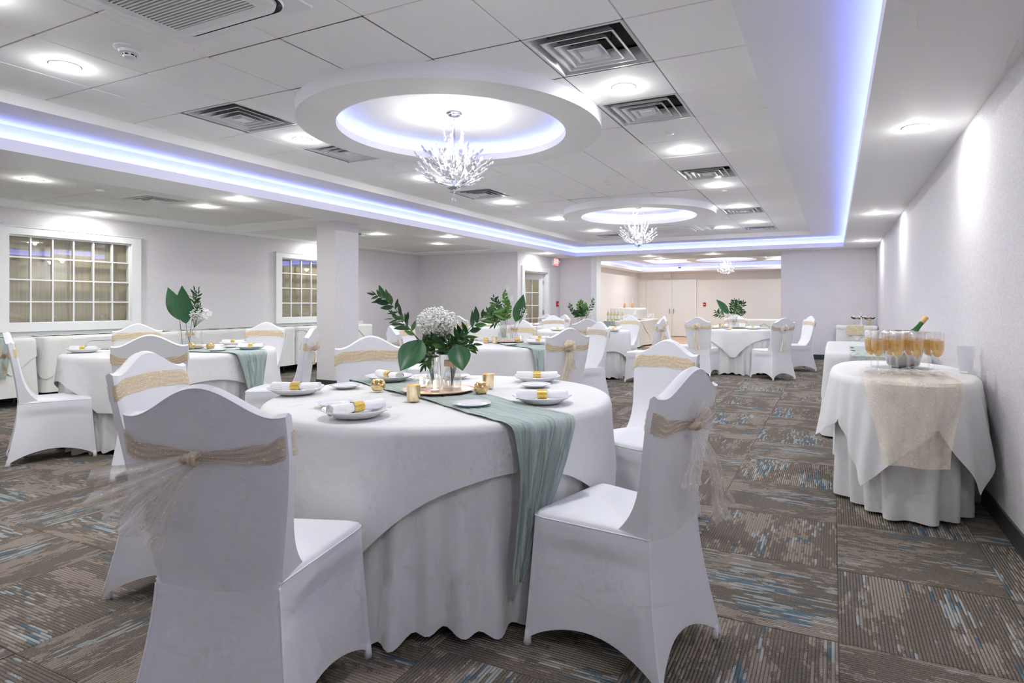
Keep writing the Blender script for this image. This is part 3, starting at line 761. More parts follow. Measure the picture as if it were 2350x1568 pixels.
def pull(label, loc, rz):
    t = thing('fire_alarm', label, 'fire alarm', loc, rz)
    obj('case', MB().box(0, .04, -.045, .045, -.07, .07), M['red'], t); obj('pull_bar', MB().box(.04, .048, -.03, .03, -.015, .01), M['paint'], t)
pull('red fire alarm pull box at the corner beside the french door', (XJ, 14.2, 1.22), 0)
pull('red fire alarm pull box right of the far double door', (-4.30, Y2, 1.21), -PI/2)
for x, z, s_ in ((-6.78, 1.58, 'upper'), (-6.67, 1.34, 'lower')):
    t = thing('wall_switch', 'pale wall control plate on the alcove wall, '+s_+' one', 'switch', (x, YJ, z)); obj('plate', MB().box(-.035, .035, -.008, 0, -.06, .06), M['paint'], t); obj('toggle', MB().box(-.01, .01, -.014, -.008, -.02, .02), M['paint'], t)

# ------------------------------------------------------------------ covered banquet chairs
def top_profile(x, w_):
    q = min(1, abs(x)/(w_*.86)); s_ = .5*(1+cos(PI*q)); return .908+.078*s_**.85+.006*max(0, abs(x)/w_-.9)*10*.6
def lerp(a, b, t): return a+(b-a)*t
def sstep(t): t = max(0, min(1, t)); return t*t*(3-2*t)
def chair_meshes():
    ZR = .44
    def corner(k, z):
        t = max(0, min(1, z/ZR)); e = t**.75
        rx, ry = lerp(.228, .176, sstep(t)*.5+t*.5), -.212-.073*(1-t)**1.6; fx, fy = lerp(.246, .226, e), lerp(.262, .236, e)
        return [(-rx, ry), (rx, ry), (fx, fy), (-fx, fy)][k]
    sides = [(0, 1, 20, .105), (1, 2, 20, .095), (2, 3, 16, .095), (3, 0, 20, .095)]    # rear, right, front, left
    b = MB(); cols = []
    for a, c_, n_, hh in sides:
        for i in range(n_):
            s_ = i/n_; s_ = .5-.5*cos(PI*s_)*(.55)-.5*(1-2*s_)*.45*1.0 if False else s_+.06*sin(2*PI*s_)*-1
            cols.append((a, c_, s_, hh))
    nc = len(cols); NR = 15
    def pt(ci, v):
        a, c_, s_, hh = cols[ci]
        zh = .004+hh*max(0, sin(PI*s_))**.62
        z = lerp(zh, ZR, v)
        pa, pc = corner(a, z), corner(c_, z)
        x, y = lerp(pa[0], pc[0], s_), lerp(pa[1], pc[1], s_)
        inward = .022*sin(PI*s_)*(1-v)**1.2+.013*max(0, sin(PI*s_))**.4*(1 if z < .365 else 1-sstep((z-.365)/.03))*(0 if a == 0 else 1)
        nx, ny = [(0, 1), (-1, 0), (0, -1), (1, 0)][a]
        # round the seat corners
        fr_ = (a in (1, 2) and s_ > .5) or (a in (2, 3) and s_ < .5)
        rc_ = 0 if a == 0 and 0 else ((.017*(.45+.55*min(1, z/ZR)) if fr_ else (.0 if a == 0 or (a == 1 and s_ < .5) or (a == 3 and s_ > .5) else .008))*(1-min(1, min(s_, 1-s_)/.12))**1.5)
        gx, gy = (-.7 if x > 0 else .7), (-.7 if y > 0 else .7)
        return (x+nx*inward+gx*rc_, y+ny*inward+gy*rc_, z)
    vs = []; fs = []
    for r in range(NR+1):
        for ci in range(nc): vs.append(pt(ci, (r/NR)))
    for r in range(NR):
        for ci in range(nc):
            c2 = (ci+1) % nc; fs.append((r*nc+ci, r*nc+c2, (r+1)*nc+c2, (r+1)*nc+ci))
    # seat cushion rounding up from the rim
    base = [pt(ci, 1) for ci in range(nc)]
    rings_ = [(.994, .458), (.972, .468), (.93, .473), (.8, .477), (.6, .481), (.35, .484), (.12, .485)]
    o = (NR)*nc
    for k, (q, z) in enumerate(rings_):
        n0 = len(vs)
        for x, y, _ in base: vs.append((x*q, (y-.02)*q+.02, z))
        pr = o if k == 0 else n0-nc
        for ci in range(nc):
            c2 = (ci+1) % nc; fs.append((pr+ci, pr+c2, n0+c2, n0+ci))
    fs.append(tuple(n0+ci for ci in range(nc)))
    b.add(vs, fs)
    seat = b.mesh('seat_cover', M['spandex'], True, 50)
    # inner legs seen under the arched hems
    leg = MB().tube([(0, 0, .0), (0, 0, .02), (0, 0, .05)], [.013, .013, .010], 8).mesh('leg', M['spandex'], True)
    # backrest sleeve
    b = MB(); NF = 26; NT = 24; vs = []; fs = []
    def bk(i, t, front):
        xn = -1+2*i/NF
        w_ = lerp(.176, .224, (t/.8 if t < .8 else 1)**.85*.5+.5*sstep(t/.85))
        kk = max(0, 1-t/.16)**1.5; w_ -= .002*kk
        x = xn*w_
        z = lerp(.425, top_profile(x, w_), t)
        h = (z-.425)/.5
        yb = -.212-.066*h**1.45+.0028*kk
        th = .046+.13*(1-t)**5.5
        curve = .012*(1-xn*xn)*(.3+.7*t)
        y = yb-curve*.6 if not front else yb+th-curve
        edge = 1-abs(xn)
        if edge < .08: y += (.008 if not front else -.008)*(1-edge/.08)
        return (x, y, z)
    ncol = 2*(NF+1)
    for r in range(NT+1):
        t = r/NT
        for i in range(NF+1): vs.append(bk(i, t, False))
        for i in range(NF, -1, -1): vs.append(bk(i, t, True))
    for r in range(NT):
        for k in range(ncol):
            k2 = (k+1) % ncol; fs.append((r*ncol+k, r*ncol+k2, (r+1)*ncol+k2, (r+1)*ncol+k))
    o = NT*ncol; n0 = len(vs)
    for i in range(NF+1):
        p, q = vs[o+i], vs[o+ncol-1-i]; vs.append(((p[0]+q[0])/2, (p[1]+q[1])/2, (p[2]+q[2])/2+.010))
    fs.append((o, n0, o+ncol-1)); fs.append((o+NF, o+NF+1, n0+NF))
    for i in range(NF):
        fs.append((o+i, o+i+1, n0+i+1, n0+i)); fs.append((n0+i, n0+i+1, o+ncol-2-i, o+ncol-1-i))
    b.add(vs, fs)
    b.add([(sx*.225, -.256, .40) for sx in ()], [])
    back = b.mesh('backrest', M['spandex'], True, 48)
    # seams: rear corners down to the feet, seat rim, top edge
    seams = []
    for sx in (-1, 1):
        b = MB(); b.tube([pt(0 if sx < 0 else 20, v_/8) for v_ in range(9)]+[(lambda q: (q[0], q[1], q[2]+.008))(pt(0 if sx < 0 else 20, 1))], .0026, 5); seams.append(b.mesh('seam', M['spandex_seam'], True))
    rim = [pt(ci, 1) for ci in range(20, nc)]+[pt(0, 1)]
    b = MB(); b.tube([(x*.997, y*.997, .457) for x, y, z in rim], .0024, 5); seams.append(b.mesh('seam', M['spandex_seam'], True)); b = MB()
    b.tube([(bk(i, 1, False)[0], bk(i, 1, False)[1]+.001, bk(i, 1, False)[2]+.001) for i in range(NF+1)], .0022, 5)
    seams.append(b.mesh('seam', M['spandex_seam'], True))
    return seat, back, leg, seams, bk, NF
SEAT, BACK, LEG, SEAM, BK, NF = chair_meshes()
def sash_mesh():
    b = MB(); n_ = 80
    def f(u, v):
        k = (u % 1)*2*(NF+1)
        # position round the sleeve
        if u < .5:      # rear, from left to right
            i = u*2*NF; front = False
        else: i = (1-u)*2*NF; front = True
        xn = abs(-1+2*i/NF)
        if front: z0, z1 = lerp(.838, .828, xn), lerp(.905, .893, xn)
        else:
            g = xn**.9; z0, z1 = lerp(.795, .787, g), lerp(.818, .850, g)
        wb = max(0, (xn-.78)/.22); z0, z1 = lerp(z0, .806, wb), lerp(z1, .870, wb)
        z = lerp(z0, z1, v)
        tt = (z-.425)/(top_profile((-1+2*i/NF)*.229, .229)-.425)
        i0 = min(int(i), NF-1); fr = i-i0
        p = Vector(BK(i0, tt, front)).lerp(Vector(BK(i0+1, tt, front)), fr)
        rip = (.0025*sin(v*19+3*sin(u*23))+.0035)*(1-wb*.75)
        s_ = 1 if front else -1
        x = p.x*(1+.018); y = p.y+s_*rip+(s_*.002)
        if not front and xn < .25: y -= .006*(1-xn/.25)
        return (x, y, z)
    b.grid(f, n_, 9, closed=True, uvs=(1, 1)); return b
SASH = sash_mesh()
def tail(b, p0, ang, spread, L, w0, w1, out=.02, folds=4, curl=.03):
    """a strip of cloth fanning out from the knot in the plane of the chair back"""
    dx, dz = cos(ang), sin(ang); px, pz = -dz, dx
    def f(u, v):
        a = (u-.5)*spread; ca, sa = cos(a), sin(a)
        ddx, ddz = dx*ca-px*0+px*sa, dz*ca+pz*sa
        r = L*v*(1-.06*sin(u*9)*v); ww = lerp(w0, w1, v)*(u-.5)
        y = p0[1]-out*sin(PI*min(1, v*1.2))-.004-.5*curl*v*v+.016*v*sin(u*2*PI*folds+v*1.2)*(.4+.6*v)
        return (p0[0]+ddx*r+px*ww, y, p0[2]+ddz*r+pz*ww)
    b.grid(f, 28, 14, uvs=(1, 1))
def petal(b, p0, ang, L, W):
    dx, dz = cos(ang), sin(ang); px, pz = -dz, dx
    def f(u, v):
        a = 2*PI*u; ww = W*.5*max(.06, sin(PI*(.06+.94*v)**1.15))**.7; l = L*v; pf = sin(PI*min(1, v+.04))
        w_ = ww*cos(a)*(1+.05*sin(7*a)); y = p0[1]-.014-.012*v-.022*pf*(1+.8*sin(a))-.003*sin(5*a)*pf
        return (p0[0]+dx*l+px*w_, y, p0[2]+dz*l+pz*w_)
    b.grid(f, 28, 10, closed=True, uvs=(1, 1))
def sash_tie(kind):
    K = (-.012, -.272, .808)
    kb = MB()
    for q, (ax, az, rr_, ln) in enumerate([(.9, .45, .011, .024), (.75, .66, .009, .026), (-.3, 1, .010, .020), (.2, .95, .008, .022)]):
        pts = []
        for i in range(9):
            a = -1.35+2.7*i/8; l = ln*sin(a); pts.append((K[0]+ax*l*(1 if q < 2 else .6)+(.006*(q-1.5)), K[1]-.004-.020*cos(a)-.003*q, K[2]+az*l*.8+.003*sin(q*2)))
        kb.tube(pts, [rr_*(.55+.45*sin(PI*i/8)) for i in range(9)], 10)
    t = MB()
    if kind == 'fan':
        tail(t, K, math.radians(218), math.radians(50), .265, .03, .06, .03, 4, .03)
        tail(t, K, math.radians(203), math.radians(26), .285, .02, .04, .05, 3, .06)
    elif kind == 'long':
        petal(t, K, math.radians(35), .09, .11)
        tail(t, K, math.radians(263), math.radians(18), .21, .03, .05, .02, 3)
        tail(t, K, math.radians(299), math.radians(13), .39, .03, .05, .035, 3, .10)
    elif kind == 'bow':
        petal(t, K, math.radians(105), .085, .12); petal(t, K, math.radians(20), .07, .09)
        tail(t, K, math.radians(262), math.radians(12), .30, .03, .05, .02, 3)
        tail(t, K, math.radians(280), math.radians(14), .20, .03, .05, .03, 3)
    elif kind == 'long_single':
        petal(t, K, math.radians(60), .09, .12); petal(t, K, math.radians(160), .08, .10)
        tail(t, K, math.radians(268), math.radians(14), .36, .03, .06, .02, 3)
    else:
        petal(t, K, math.radians(30), .08, .09)
        tail(t, K, math.radians(250), math.radians(14), .14, .03, .05, .02, 3)
    return kb, t
TIES = {}
for k in ('fan', 'long', 'bow', 'long_single', 'small'):
    kb, t_ = sash_tie(k); TIES[k] = (kb.mesh('knot', M['sash_rear'], True), t_.mesh('bow_tails', M['tulle'], True), t_.mesh('bow_tails', M['tulle_gold'], True))
SM = {'gold': SASH.mesh('sash', M['sash'], True), 'pale': SASH.mesh('sash', M['sash_rear'], True)}
def chair(x, y, deg, label, tie='bow', col='gold', group='covered banquet chairs'):
    t = thing('banquet_chair', label, 'chair', (x, y, 0), math.radians(deg), group)
    obj('seat_cover', SEAT, parent=t); obj('backrest', BACK, parent=t)
    for sm_ in SEAM: obj('seam', sm_, parent=t)
    for lx, ly in ((-.208, -.266), (.208, -.266), (.230, .244), (-.230, .244)): obj('leg', LEG, parent=t, loc=(lx, ly, .001))
    s_ = obj('sash', SM[col], parent=t)
    obj('knot', TIES[tie][0], parent=s_); obj('bow_tails', TIES[tie][1 if col == 'pale' else 2], parent=s_)
    return t
G1, G2, G3, G4, G5, G7 = ['chairs at the '+q for q in ('near round table', 'left round table', 'middle round table', 'fourth round table', 'far corner round table', 'round table by the opening')]
chair(-1.566, 1.272, 19.7, 'nearest white covered chair, back to the viewer, tulle sash fanning out left', 'fan', 'pale', G1)
chair(-.69, 2.055, 77.4, 'white covered chair at right of the near table, long tulle tail hanging toward the aisle', 'long', 'pale', G1)
chair(-2.51, 1.74, 292, 'white covered chair behind the nearest chair, glittering gold band across its front', 'bow', 'gold', G1)
chair(-.99, 3.25, 156, 'white covered chair behind the right side of the near table, pale sash over its front', 'bow', 'gold', G1)
chair(-2.57, 2.90, 228, 'white covered chair behind the left side of the near table, by the column', 'bow', 'gold', G1)
chair(-5.59, 2.62, 337, 'white covered chair in side view at the far left edge, tied bow at its back', 'small', 'gold', G2)
chair(-4.46, 2.72, 52, 'white covered chair with back turned in front of the left table, small gold knot', 'small', 'gold', G2)
chair(-6.60, 3.86, 243, 'white covered chair behind the left table, under the big window', 'bow', 'gold', G2)
chair(-5.91, 4.72, 208, 'white covered chair behind the left table, near the buffet cloth', 'bow', 'gold', G2)
chair(-4.45, 3.80, 125, 'white covered chair in side view right of the left table, sheer bow behind', 'small', 'gold', G2)
chair(-2.35, 5.04, 56, 'white covered chair back with large gold bow, right of the middle table', 'bow', 'gold', G3)
chair(-2.72, 6.62, 146, 'narrow-looking white covered chair turned half away beyond the bow-backed chair', 'bow', 'pale', G3)
chair(-3.74, 6.74, 173, 'white covered chair behind the middle table greenery', 'bow', 'gold', G3)
chair(-4.32, 5.71, 282, 'white covered chair left of the middle table, behind the tall centrepiece leaves', 'bow', 'gold', G3)
chair(-3.80, 4.92, 325, 'white covered chair behind the glass vases, seat toward the middle table', 'small', 'pale', G3)
chair(-3.38, 8.42, 25, 'white covered chair with back turned before the fourth table greenery', 'small', 'gold', G4)
chair(-4.75, 10.31, 218, 'white covered chair behind the fourth table, wide pale sash', 'bow', 'pale', G4)
chair(-3.51, 10.55, 165, 'white covered chair before the bar table with a gold sash', 'bow', 'gold', G4)
chair(-2.66, 9.08, 88, 'white covered chair in side view in the aisle, tied with a trailing bow', 'long', 'gold', G4)
chair(-5.80, 11.67, 164, 'white covered chair beside the french door, left of two', 'bow', 'pale', G5)
chair(-5.25, 11.30, 150, 'white covered chair beside the french door, right of two', 'bow', 'pale', G5)
chair(-6.14, 9.46, 347, 'white covered chair back with a bow seen between centrepiece leaves', 'bow', 'gold', G5)
chair(-2.02, 10.38, 352, 'white covered chair with long hanging bow, left front of the table by the opening', 'long_single', 'gold', G7)
chair(-2.52, 10.82, 280, 'white covered chair in side view left of the table by the opening', 'small', 'gold', G7)
chair(-.90, 10.36, 45, 'white covered chair with hanging bow, right front of the table by the opening', 'long_single', 'pale', G7)
chair(-.62, 11.84, 117, 'white covered chair in side view nearest the back wall', 'small', 'pale', G7)
chair(-1.78, 12.46, 187, 'white covered chair behind the vase on the table by the opening', 'bow', 'pale', G7)

# ------------------------------------------------------------------ draped tables
def peri_round(rx, ry, n_, e=1.0):
    o = []
    for k in range(n_):
        a = 2*PI*k/n_; ca, sa = cos(a), sin(a)
        x = rx*(abs(ca)**e)*(1 if ca > 0 else -1); y = ry*(abs(sa)**e)*(1 if sa > 0 else -1)
        nx, ny = ca/rx, sa/ry; l = math.hypot(nx, ny); o.append((x, y, nx/l, ny/l, a))
    return o
def peri_rect(hx, hy, r, step=.03):
    o = []
    segs = [((hx, -hy+r), (hx, hy-r), (1, 0)), ((hx-r, hy), (-hx+r, hy), (0, 1)), ((-hx, hy-r), (-hx, -hy+r), (-1, 0)), ((-hx+r, -hy), (hx-r, -hy), (0, -1))]
    cen = [(hx-r, hy-r, 0), (-hx+r, hy-r, PI/2), (-hx+r, -hy+r, PI), (hx-r, -hy+r, 1.5*PI)]
    for (p, q, nn), (cx, cy, a0) in zip(segs, cen):
        L = math.hypot(q[0]-p[0], q[1]-p[1]); m_ = max(1, int(L/step))
        for k in range(m_): o.append((lerp(p[0], q[0], k/m_), lerp(p[1], q[1], k/m_), nn[0], nn[1]))
        for k in range(5): a = a0+PI/2*k/5; o.append((cx+r*cos(a), cy+r*sin(a), cos(a), sin(a)))
    return [(x, y, nx, ny, math.atan2(y, x)) for x, y, nx, ny in o]
def drape(per, zt, Lf, fold, off=0.0, flare=.04, top=True, rows=14, er=.018, xmin=-99, xmax=99):
    """cloth over a table outline: flat top, rounded edge, hanging part of length Lf(point)"""
    b = MB(); n_ = len(per); vs = []; fs = []
    arc = [0]
    for k in range(n_): x, y = per[k][:2]; x2, y2 = per[(k+1) % n_][:2]; arc.append(arc[-1]+math.hypot(x2-x, y2-y))
    if top:
        for q in (.02, .35, .7, .93, .985):
            vs += [(x*q, y*q, zt+off*.5) for x, y, *_ in per]
    vs += [(x+nx*(off*.4), y+ny*(off*.4), zt+off*.5-.002) for x, y, nx, ny, a in per]
    vs += [(x+nx*(off+er*.6), y+ny*(off+er*.6), zt+off*.3-er*.5) for x, y, nx, ny, a in per]
    for r in range(rows):
        v = (r+1)/rows
        for k, (x, y, nx, ny, a) in enumerate(per):
            L = Lf(a, x, y, arc[k]); d = L*v; hang = er*.5+d
            g = er+off+flare*d+fold(a, arc[k], d)
            vs.append((max(xmin, min(xmax, x+nx*g)), y+ny*g, zt-hang))
    nr = len(vs)//n_
    for r in range(nr-1):
        for k in range(n_):
            k2 = (k+1) % n_; fs.append((r*n_+k, (r+1)*n_+k, (r+1)*n_+k2, r*n_+k2))
    if top: fs.append(tuple(range(n_)))
    b.add(vs, fs); return b
def folds(seed, n1, amp, per_len):
    rr = random.Random(seed); ph = [rr.uniform(0, 2*PI) for _ in range(4)]
    def f(a, s_, d):
        t = s_/per_len*2*PI
        q = .5+.5*sin(n1*t+1.6*sin(2*t+ph[0])+ph[1]); q2 = .5+.5*sin((n1*2+1)*t+ph[2]+1.2*sin(3*t)); q3 = sin(5*t+ph[3])
        return amp*(min(1.3, d/.55)**1.1)*(q**1.4*1.0+.35*q2*min(1, d/.5)+.25*q3)
    return f
def table_under(root_loc, hx, hy, zt, round_=True, label='', grp=None, name='round_table'):
    t = thing(name, label, 'table', root_loc, 0, grp)
    if round_ or name == 'drinks_table': obj('tabletop', MB().lathe([(.001, zt-.03), (hx, zt-.03), (hx, zt-.004), (.001, zt-.004)], 40, sy=hy/hx), M['paint'], t)
    else: obj('tabletop', MB().box(-hx, hx, -hy, hy, zt-.03, zt-.004), M['paint'], t)
    lg = MB().tube([(0, 0, .001), (0, 0, zt-.03)], .016, 8).mesh('leg', M['steel'])
    for sx in (-1, 1):
        for sy in (-1, 1): obj('leg', lg, parent=t, loc=(sx*hx*.62, sy*hy*(.62 if round_ else .88), 0))
    return t
def round_set(cx, cy, r, zt, cang, seed, name, hem=.02, lmin=.14, lmax=.42, n1=11, rowsq=14):
    """folding table + floor-length under cloth + square top cloth whose corners hang lower"""
    table_under((cx, cy, 0), r-.03, r-.03, zt, True, 'round folding table under the cloths of the '+name, 'round folding tables')
    N_ = 200; per = peri_round(r-.012, r-.012, N_); PL = 2*PI*r; fo = folds(seed, n1, .034, PL)
    def shape(a, s_, d): return fo(a, s_, d)*(1 if d < .45 else 1+2.2*(d-.45))
    np_ = 40
    def pleat(a, s_, d): return shape(a, s_, d)*.8-.034*min(1, d/.55)**1.2*(.5+.5*sin(np_*a+2.2*sin(3*a+seed)))**1.2
    u = drape([(x*.985, y*.985, nx, ny, a) for x, y, nx, ny, a in peri_round(r-.012, r-.012, 320)], zt-.006, lambda a, x, y, s_: zt-.006-.009-(hem+.014*sin(9*a+seed)+.010*sin(np_*a+2.2*sin(3*a+seed))), pleat, flare=-.01, rows=rowsq)
    o = obj('tablecloth', u, M['linen'], loc=(cx, cy, 0), smooth=True, ang=60); tag(o, 'floor-length white cloth under the top cloth of the '+name, 'tablecloth', 'round white under cloths')
    hs = r+lmin
    def L(a, x, y, s_):
        q = (a-cang) % (PI/2)-PI/4          # 0 half way between two corners
        d = hs/math.cos(q)-r                # distance to the square's side
        return min(lmax, max(lmin, lmin+(d-lmin)*1.0))
    o = obj('overlay_cloth', drape(per, zt, L, shape, off=.007, flare=.03, rows=rowsq), M['linen'], loc=(cx, cy, 0), smooth=True, ang=60)
    tag(o, 'square white top cloth with hanging corners on the '+name, 'tablecloth', 'square white top cloths')
T1, T2, T3, T4, T5, T7 = (-1.70, 2.40), (-5.55, 3.57), (-3.25, 5.82), (-3.87, 9.50), (-6.02, 10.6), (-1.63, 11.30)
N1, N2, N3, N4, N5, N7 = 'near round table', 'left round table', 'middle round table', 'fourth round table', 'far corner round table', 'round table by the opening'
round_set(*T1, .79, .765, math.radians(8), 4, N1, hem=.03, lmin=.17, lmax=.42, n1=12)
round_set(*T2, .84, .775, math.radians(-60), 5, N2, lmin=.2, n1=10)
round_set(*T3, .79, .765, math.radians(-20), 6, N3, lmin=.3, lmax=.55)
round_set(*T4, .79, .765, math.radians(10), 7, N4, lmin=.3, lmax=.55)
round_set(*T5, .79, .765, math.radians(30), 8, N5, lmin=.3, lmax=.55)
round_set(*T7, .77, .765, math.radians(-84), 9, N7, lmin=.14, lmax=.45, n1=10)

def runner(cx, cy, rad, zt, ang, width, l0, l1, off0=0.0, seed=1, narrow=.75, oend=0.0):
    """strip over a round top; hangs down past the rim at both ends, drawing together as it falls"""
    b = MB(); dx, dy = cos(ang), sin(ang); px, py = -dy, dx; rr = random.Random(seed); ph = [rr.uniform(0, 6) for _ in range(6)]
    nu, nv = 36, 120; tot = 2*rad+l0+l1
    def f(u, v):
        s_ = -rad-l0+tot*v; wv = (u-.5)*width
        wob = .012*sin(7*v+ph[0])+.008*sin(17*v+ph[1]); wv2 = wv+off0+wob*(1 if abs(u-.5) > .4 else .6)
        h = math.sqrt(max(1e-4, (rad+.012)**2-wv2**2)); wr = .0025*sin(u*60+5*sin(v*9+ph[2]))+.0018*sin(u*120+v*30)
        if abs(s_) <= h: return (cx+dx*s_+px*wv2, cy+dy*s_+py*wv2, zt+.0095+abs(wr))
        over = abs(s_)-h; sg = 1 if s_ > 0 else -1
        k = 1-narrow*min(1, over/(l1 if s_ > 0 else max(l0, .01)))**.8; wv3 = off0+(wv2-off0)*k+oend*(min(1, over/l1) if s_ > 0 else 0)
        h2 = math.sqrt(max(1e-4, (rad+.012)**2-wv3**2)); drop = max(0, over-.02)
        out = .022+.034*min(1, over/.04)+.012*min(1, over/.3)+wr*2.2+.010*sin(u*26+over*6+ph[3])*min(1, over/.15)*(.4+narrow)
        return (cx+dx*sg*(h2+out)+px*wv3, cy+dy*sg*(h2+out)+py*wv3, zt+.006-drop)
    b.grid(f, nu, nv, uvs=(1, 1)); return b
o = obj('table_runner', runner(*T1, .79, .765, math.radians(-25.5), .30, .25, .58, -.03, 2, .93, -.15), M['sage'], smooth=True, ang=70); tag(o, 'crinkled sage green runner across the near round table', 'table runner', 'sage runners')
o = obj('table_runner', runner(*T2, .84, .775, math.radians(8), .36, .3, .45, 0, 3, .6), M['sage'], smooth=True, ang=70); tag(o, 'sage green runner on the left round table, hanging at its right side', 'table runner', 'sage runners')
o = obj('table_runner', runner(*T3, .79, .765, math.radians(-38), .34, .25, .5, .03, 4, .5), M['sage'], smooth=True, ang=70); tag(o, 'sage green runner hanging beside the large gold bow chair', 'table runner', 'sage runners')
o = obj('table_runner', runner(*T7, .77, .765, math.radians(4), .34, .2, .4, 0, 5, .5), M['sage'], smooth=True, ang=70); tag(o, 'sage green runner on the round table by the opening', 'table runner', 'sage runners')

# ------------------------------------------------------------------ place settings
pl = MB().lathe([(.001, .004), (.07, .004), (.078, .001), (.082, .0), (.088, .003), (.108, .016), (.128, .026), (.131, .028), (.129, .0305), (.108, .021), (.086, .009), (.078, .007), (.001, .007)], 48)
PLATE = pl.mesh('dinner_plate', M['china'], True, 60)
pl = MB().lathe([(.001, .003), (.045, .003), (.05, 0), (.054, .002), (.078, .012), (.080, .0135), (.078, .015), (.056, .006), (.05, .005), (.001, .005)], 40)
SPLATE = pl.mesh('side_plate', M['china'], True, 60)
def napkin_meshes(seed=1):
    b = MB(); rr = random.Random(seed); L = .225; n_ = 30
    def f(u, v):      # rolled tube, slightly flattened, with loose outer edge
        a = 2*PI*u; s_ = v-.5; r = .021*(1+.10*sin(v*PI*2+1))*(1-.10*math.exp(-(s_/.13)**2)); r *= 1+.05*sin(3*a+v*7)
        return (L*s_, r*1.15*cos(a), .021+r*.92*sin(a))
    b.grid(f, 28, 26, closed=True)
    def flap(u, v): s_ = v-.5; return (L*s_*.98, .024+.012*u*sin(v*5)**2, .020-.016*u)
    b.grid(flap, 4, 20)
    for sx in (-1, 1):      # spiral rolled end
        pts = []
        for k in range(40): a = k/40*2*PI*2.6; r = .003+.017*k/40; pts.append((sx*(L/2-.001-.004*(1-k/40)), r*1.1*cos(a), .021+r*.9*sin(a)))
        b.tube(pts, .0028, 5)
        n0 = len(b.v); b.lathe([(.0205, 0), (.001, -.0)], 20) if False else None
        ring_ = [(sx*(L/2-.006), .022*cos(2*PI*k/20), .021+.019*sin(2*PI*k/20)) for k in range(20)]
        b.add(ring_, [tuple(range(20)) if sx > 0 else tuple(reversed(range(20)))])
    nap = b.mesh('rolled_napkin', M['napkin'], True, 50)
    b = MB()
    def g(u, v): a = 2*PI*u; s_ = (v-.5)*.042; r = .0205; return (s_, r*1.17*cos(a)*1.06, .021+r*.96*sin(a)*1.06)
    b.grid(g, 28, 3, closed=True)
    return nap, b.mesh('napkin_band', M['gold_band'], True)
NAP, BAND = napkin_meshes()
def setting(x, y, z, rz, where, grp, splate=None):
    p = obj('dinner_plate', PLATE, loc=(x, y, z)); tag(p, 'round white dinner plate '+where, 'plate', grp+' plates')
    n_ = obj('rolled_napkin', NAP, loc=(x, y, z+.012), rot=(0, 0, rz)); tag(n_, 'rolled white napkin with gold band '+where, 'napkin', grp+' napkins')
    obj('napkin_band', BAND, parent=n_)
    if splate: s_ = obj('side_plate', SPLATE, loc=(splate[0], splate[1], z)); tag(s_, 'small white side plate '+splate[2], 'side plate', grp+' side plates')
z1 = .775
setting(-2.34, 2.09, z1, .44, 'on the near table, left rim', 'near table', (-2.27, 2.34, 'on the near table between the two left dinner plates'))
setting(-1.655, 1.765, z1, 1.3, 'on the near table, closest to the viewer', 'near table', (-1.90, 1.90, 'half under the closest dinner plate'))
setting(-2.24, 2.64, z1+.003, -.35, 'on the near table, back left on the runner', 'near table', (-1.98, 2.92, 'on the near table behind the vases'))
setting(-1.50, 3.00, z1, .50, 'on the near table, back right', 'near table', (-1.405, 2.79, 'on the near table before the back right plate'))
setting(-1.155, 2.36, z1, .44, 'on the near table, right rim', 'near table', (-1.375, 2.14, 'on the runner of the near table'))
z2 = .785
setting(-5.96, 3.02, z2, .45, 'on the left table, left end', 'left table', (-5.85, 3.25, 'on the left table behind a chair back'))
setting(-5.62, 4.22, z2, .4, 'on the left table, back side', 'left table', (-5.34, 3.98, 'on the left table, farther of the pair at right'))
setting(-4.90, 3.86, z2+.003, .45, 'on the left table, right end over the runner', 'left table', (-4.98, 3.58, 'on the left table, nearer of the pair at right'))
setting(-2.88, 5.78, z1+.003, .5, 'on the middle table, right by the bow chair', 'middle table', (-3.06, 5.50, 'on the middle table in front of the votives'))
setting(-3.72, 5.50, z1, .3, 'on the middle table, at left', 'middle table', (-3.45, 6.40, 'on the middle table behind the vases'))
setting(-3.18, 6.44, z1, .3, 'on the middle table, far side', 'middle table')
setting(-4.10, 8.95, z1, .5, 'on the fourth table, front left', 'fourth table', (-3.86, 8.92, 'on the fourth table, front'))
setting(-4.05, 10.05, z1, .5, 'on the fourth table, back left', 'fourth table')
setting(-3.42, 9.86, z1, .6, 'on the fourth table, back right', 'fourth table')
setting(-3.22, 9.18, z1, .45, 'on the fourth table, right end', 'fourth table', (-3.36, 9.00, 'on the fourth table, right front'))
setting(-6.45, 10.95, z1, .4, 'on the far corner table, back left', 'far table')
setting(-6.25, 10.35, z1, .4, 'on the far corner table, front left', 'far table')
setting(-5.55, 10.95, z1, .4, 'on the far corner table, right', 'far table')
setting(-1.96, 10.92, z1, .4, 'on the table by the opening, left front', 'opening table', (-1.65, 10.68, 'on the table by the opening, front'))
setting(-1.28, 11.00, z1, .4, 'on the table by the opening, right front', 'opening table')
setting(-1.90, 11.75, z1, .4, 'on the table by the opening, back', 'opening table')

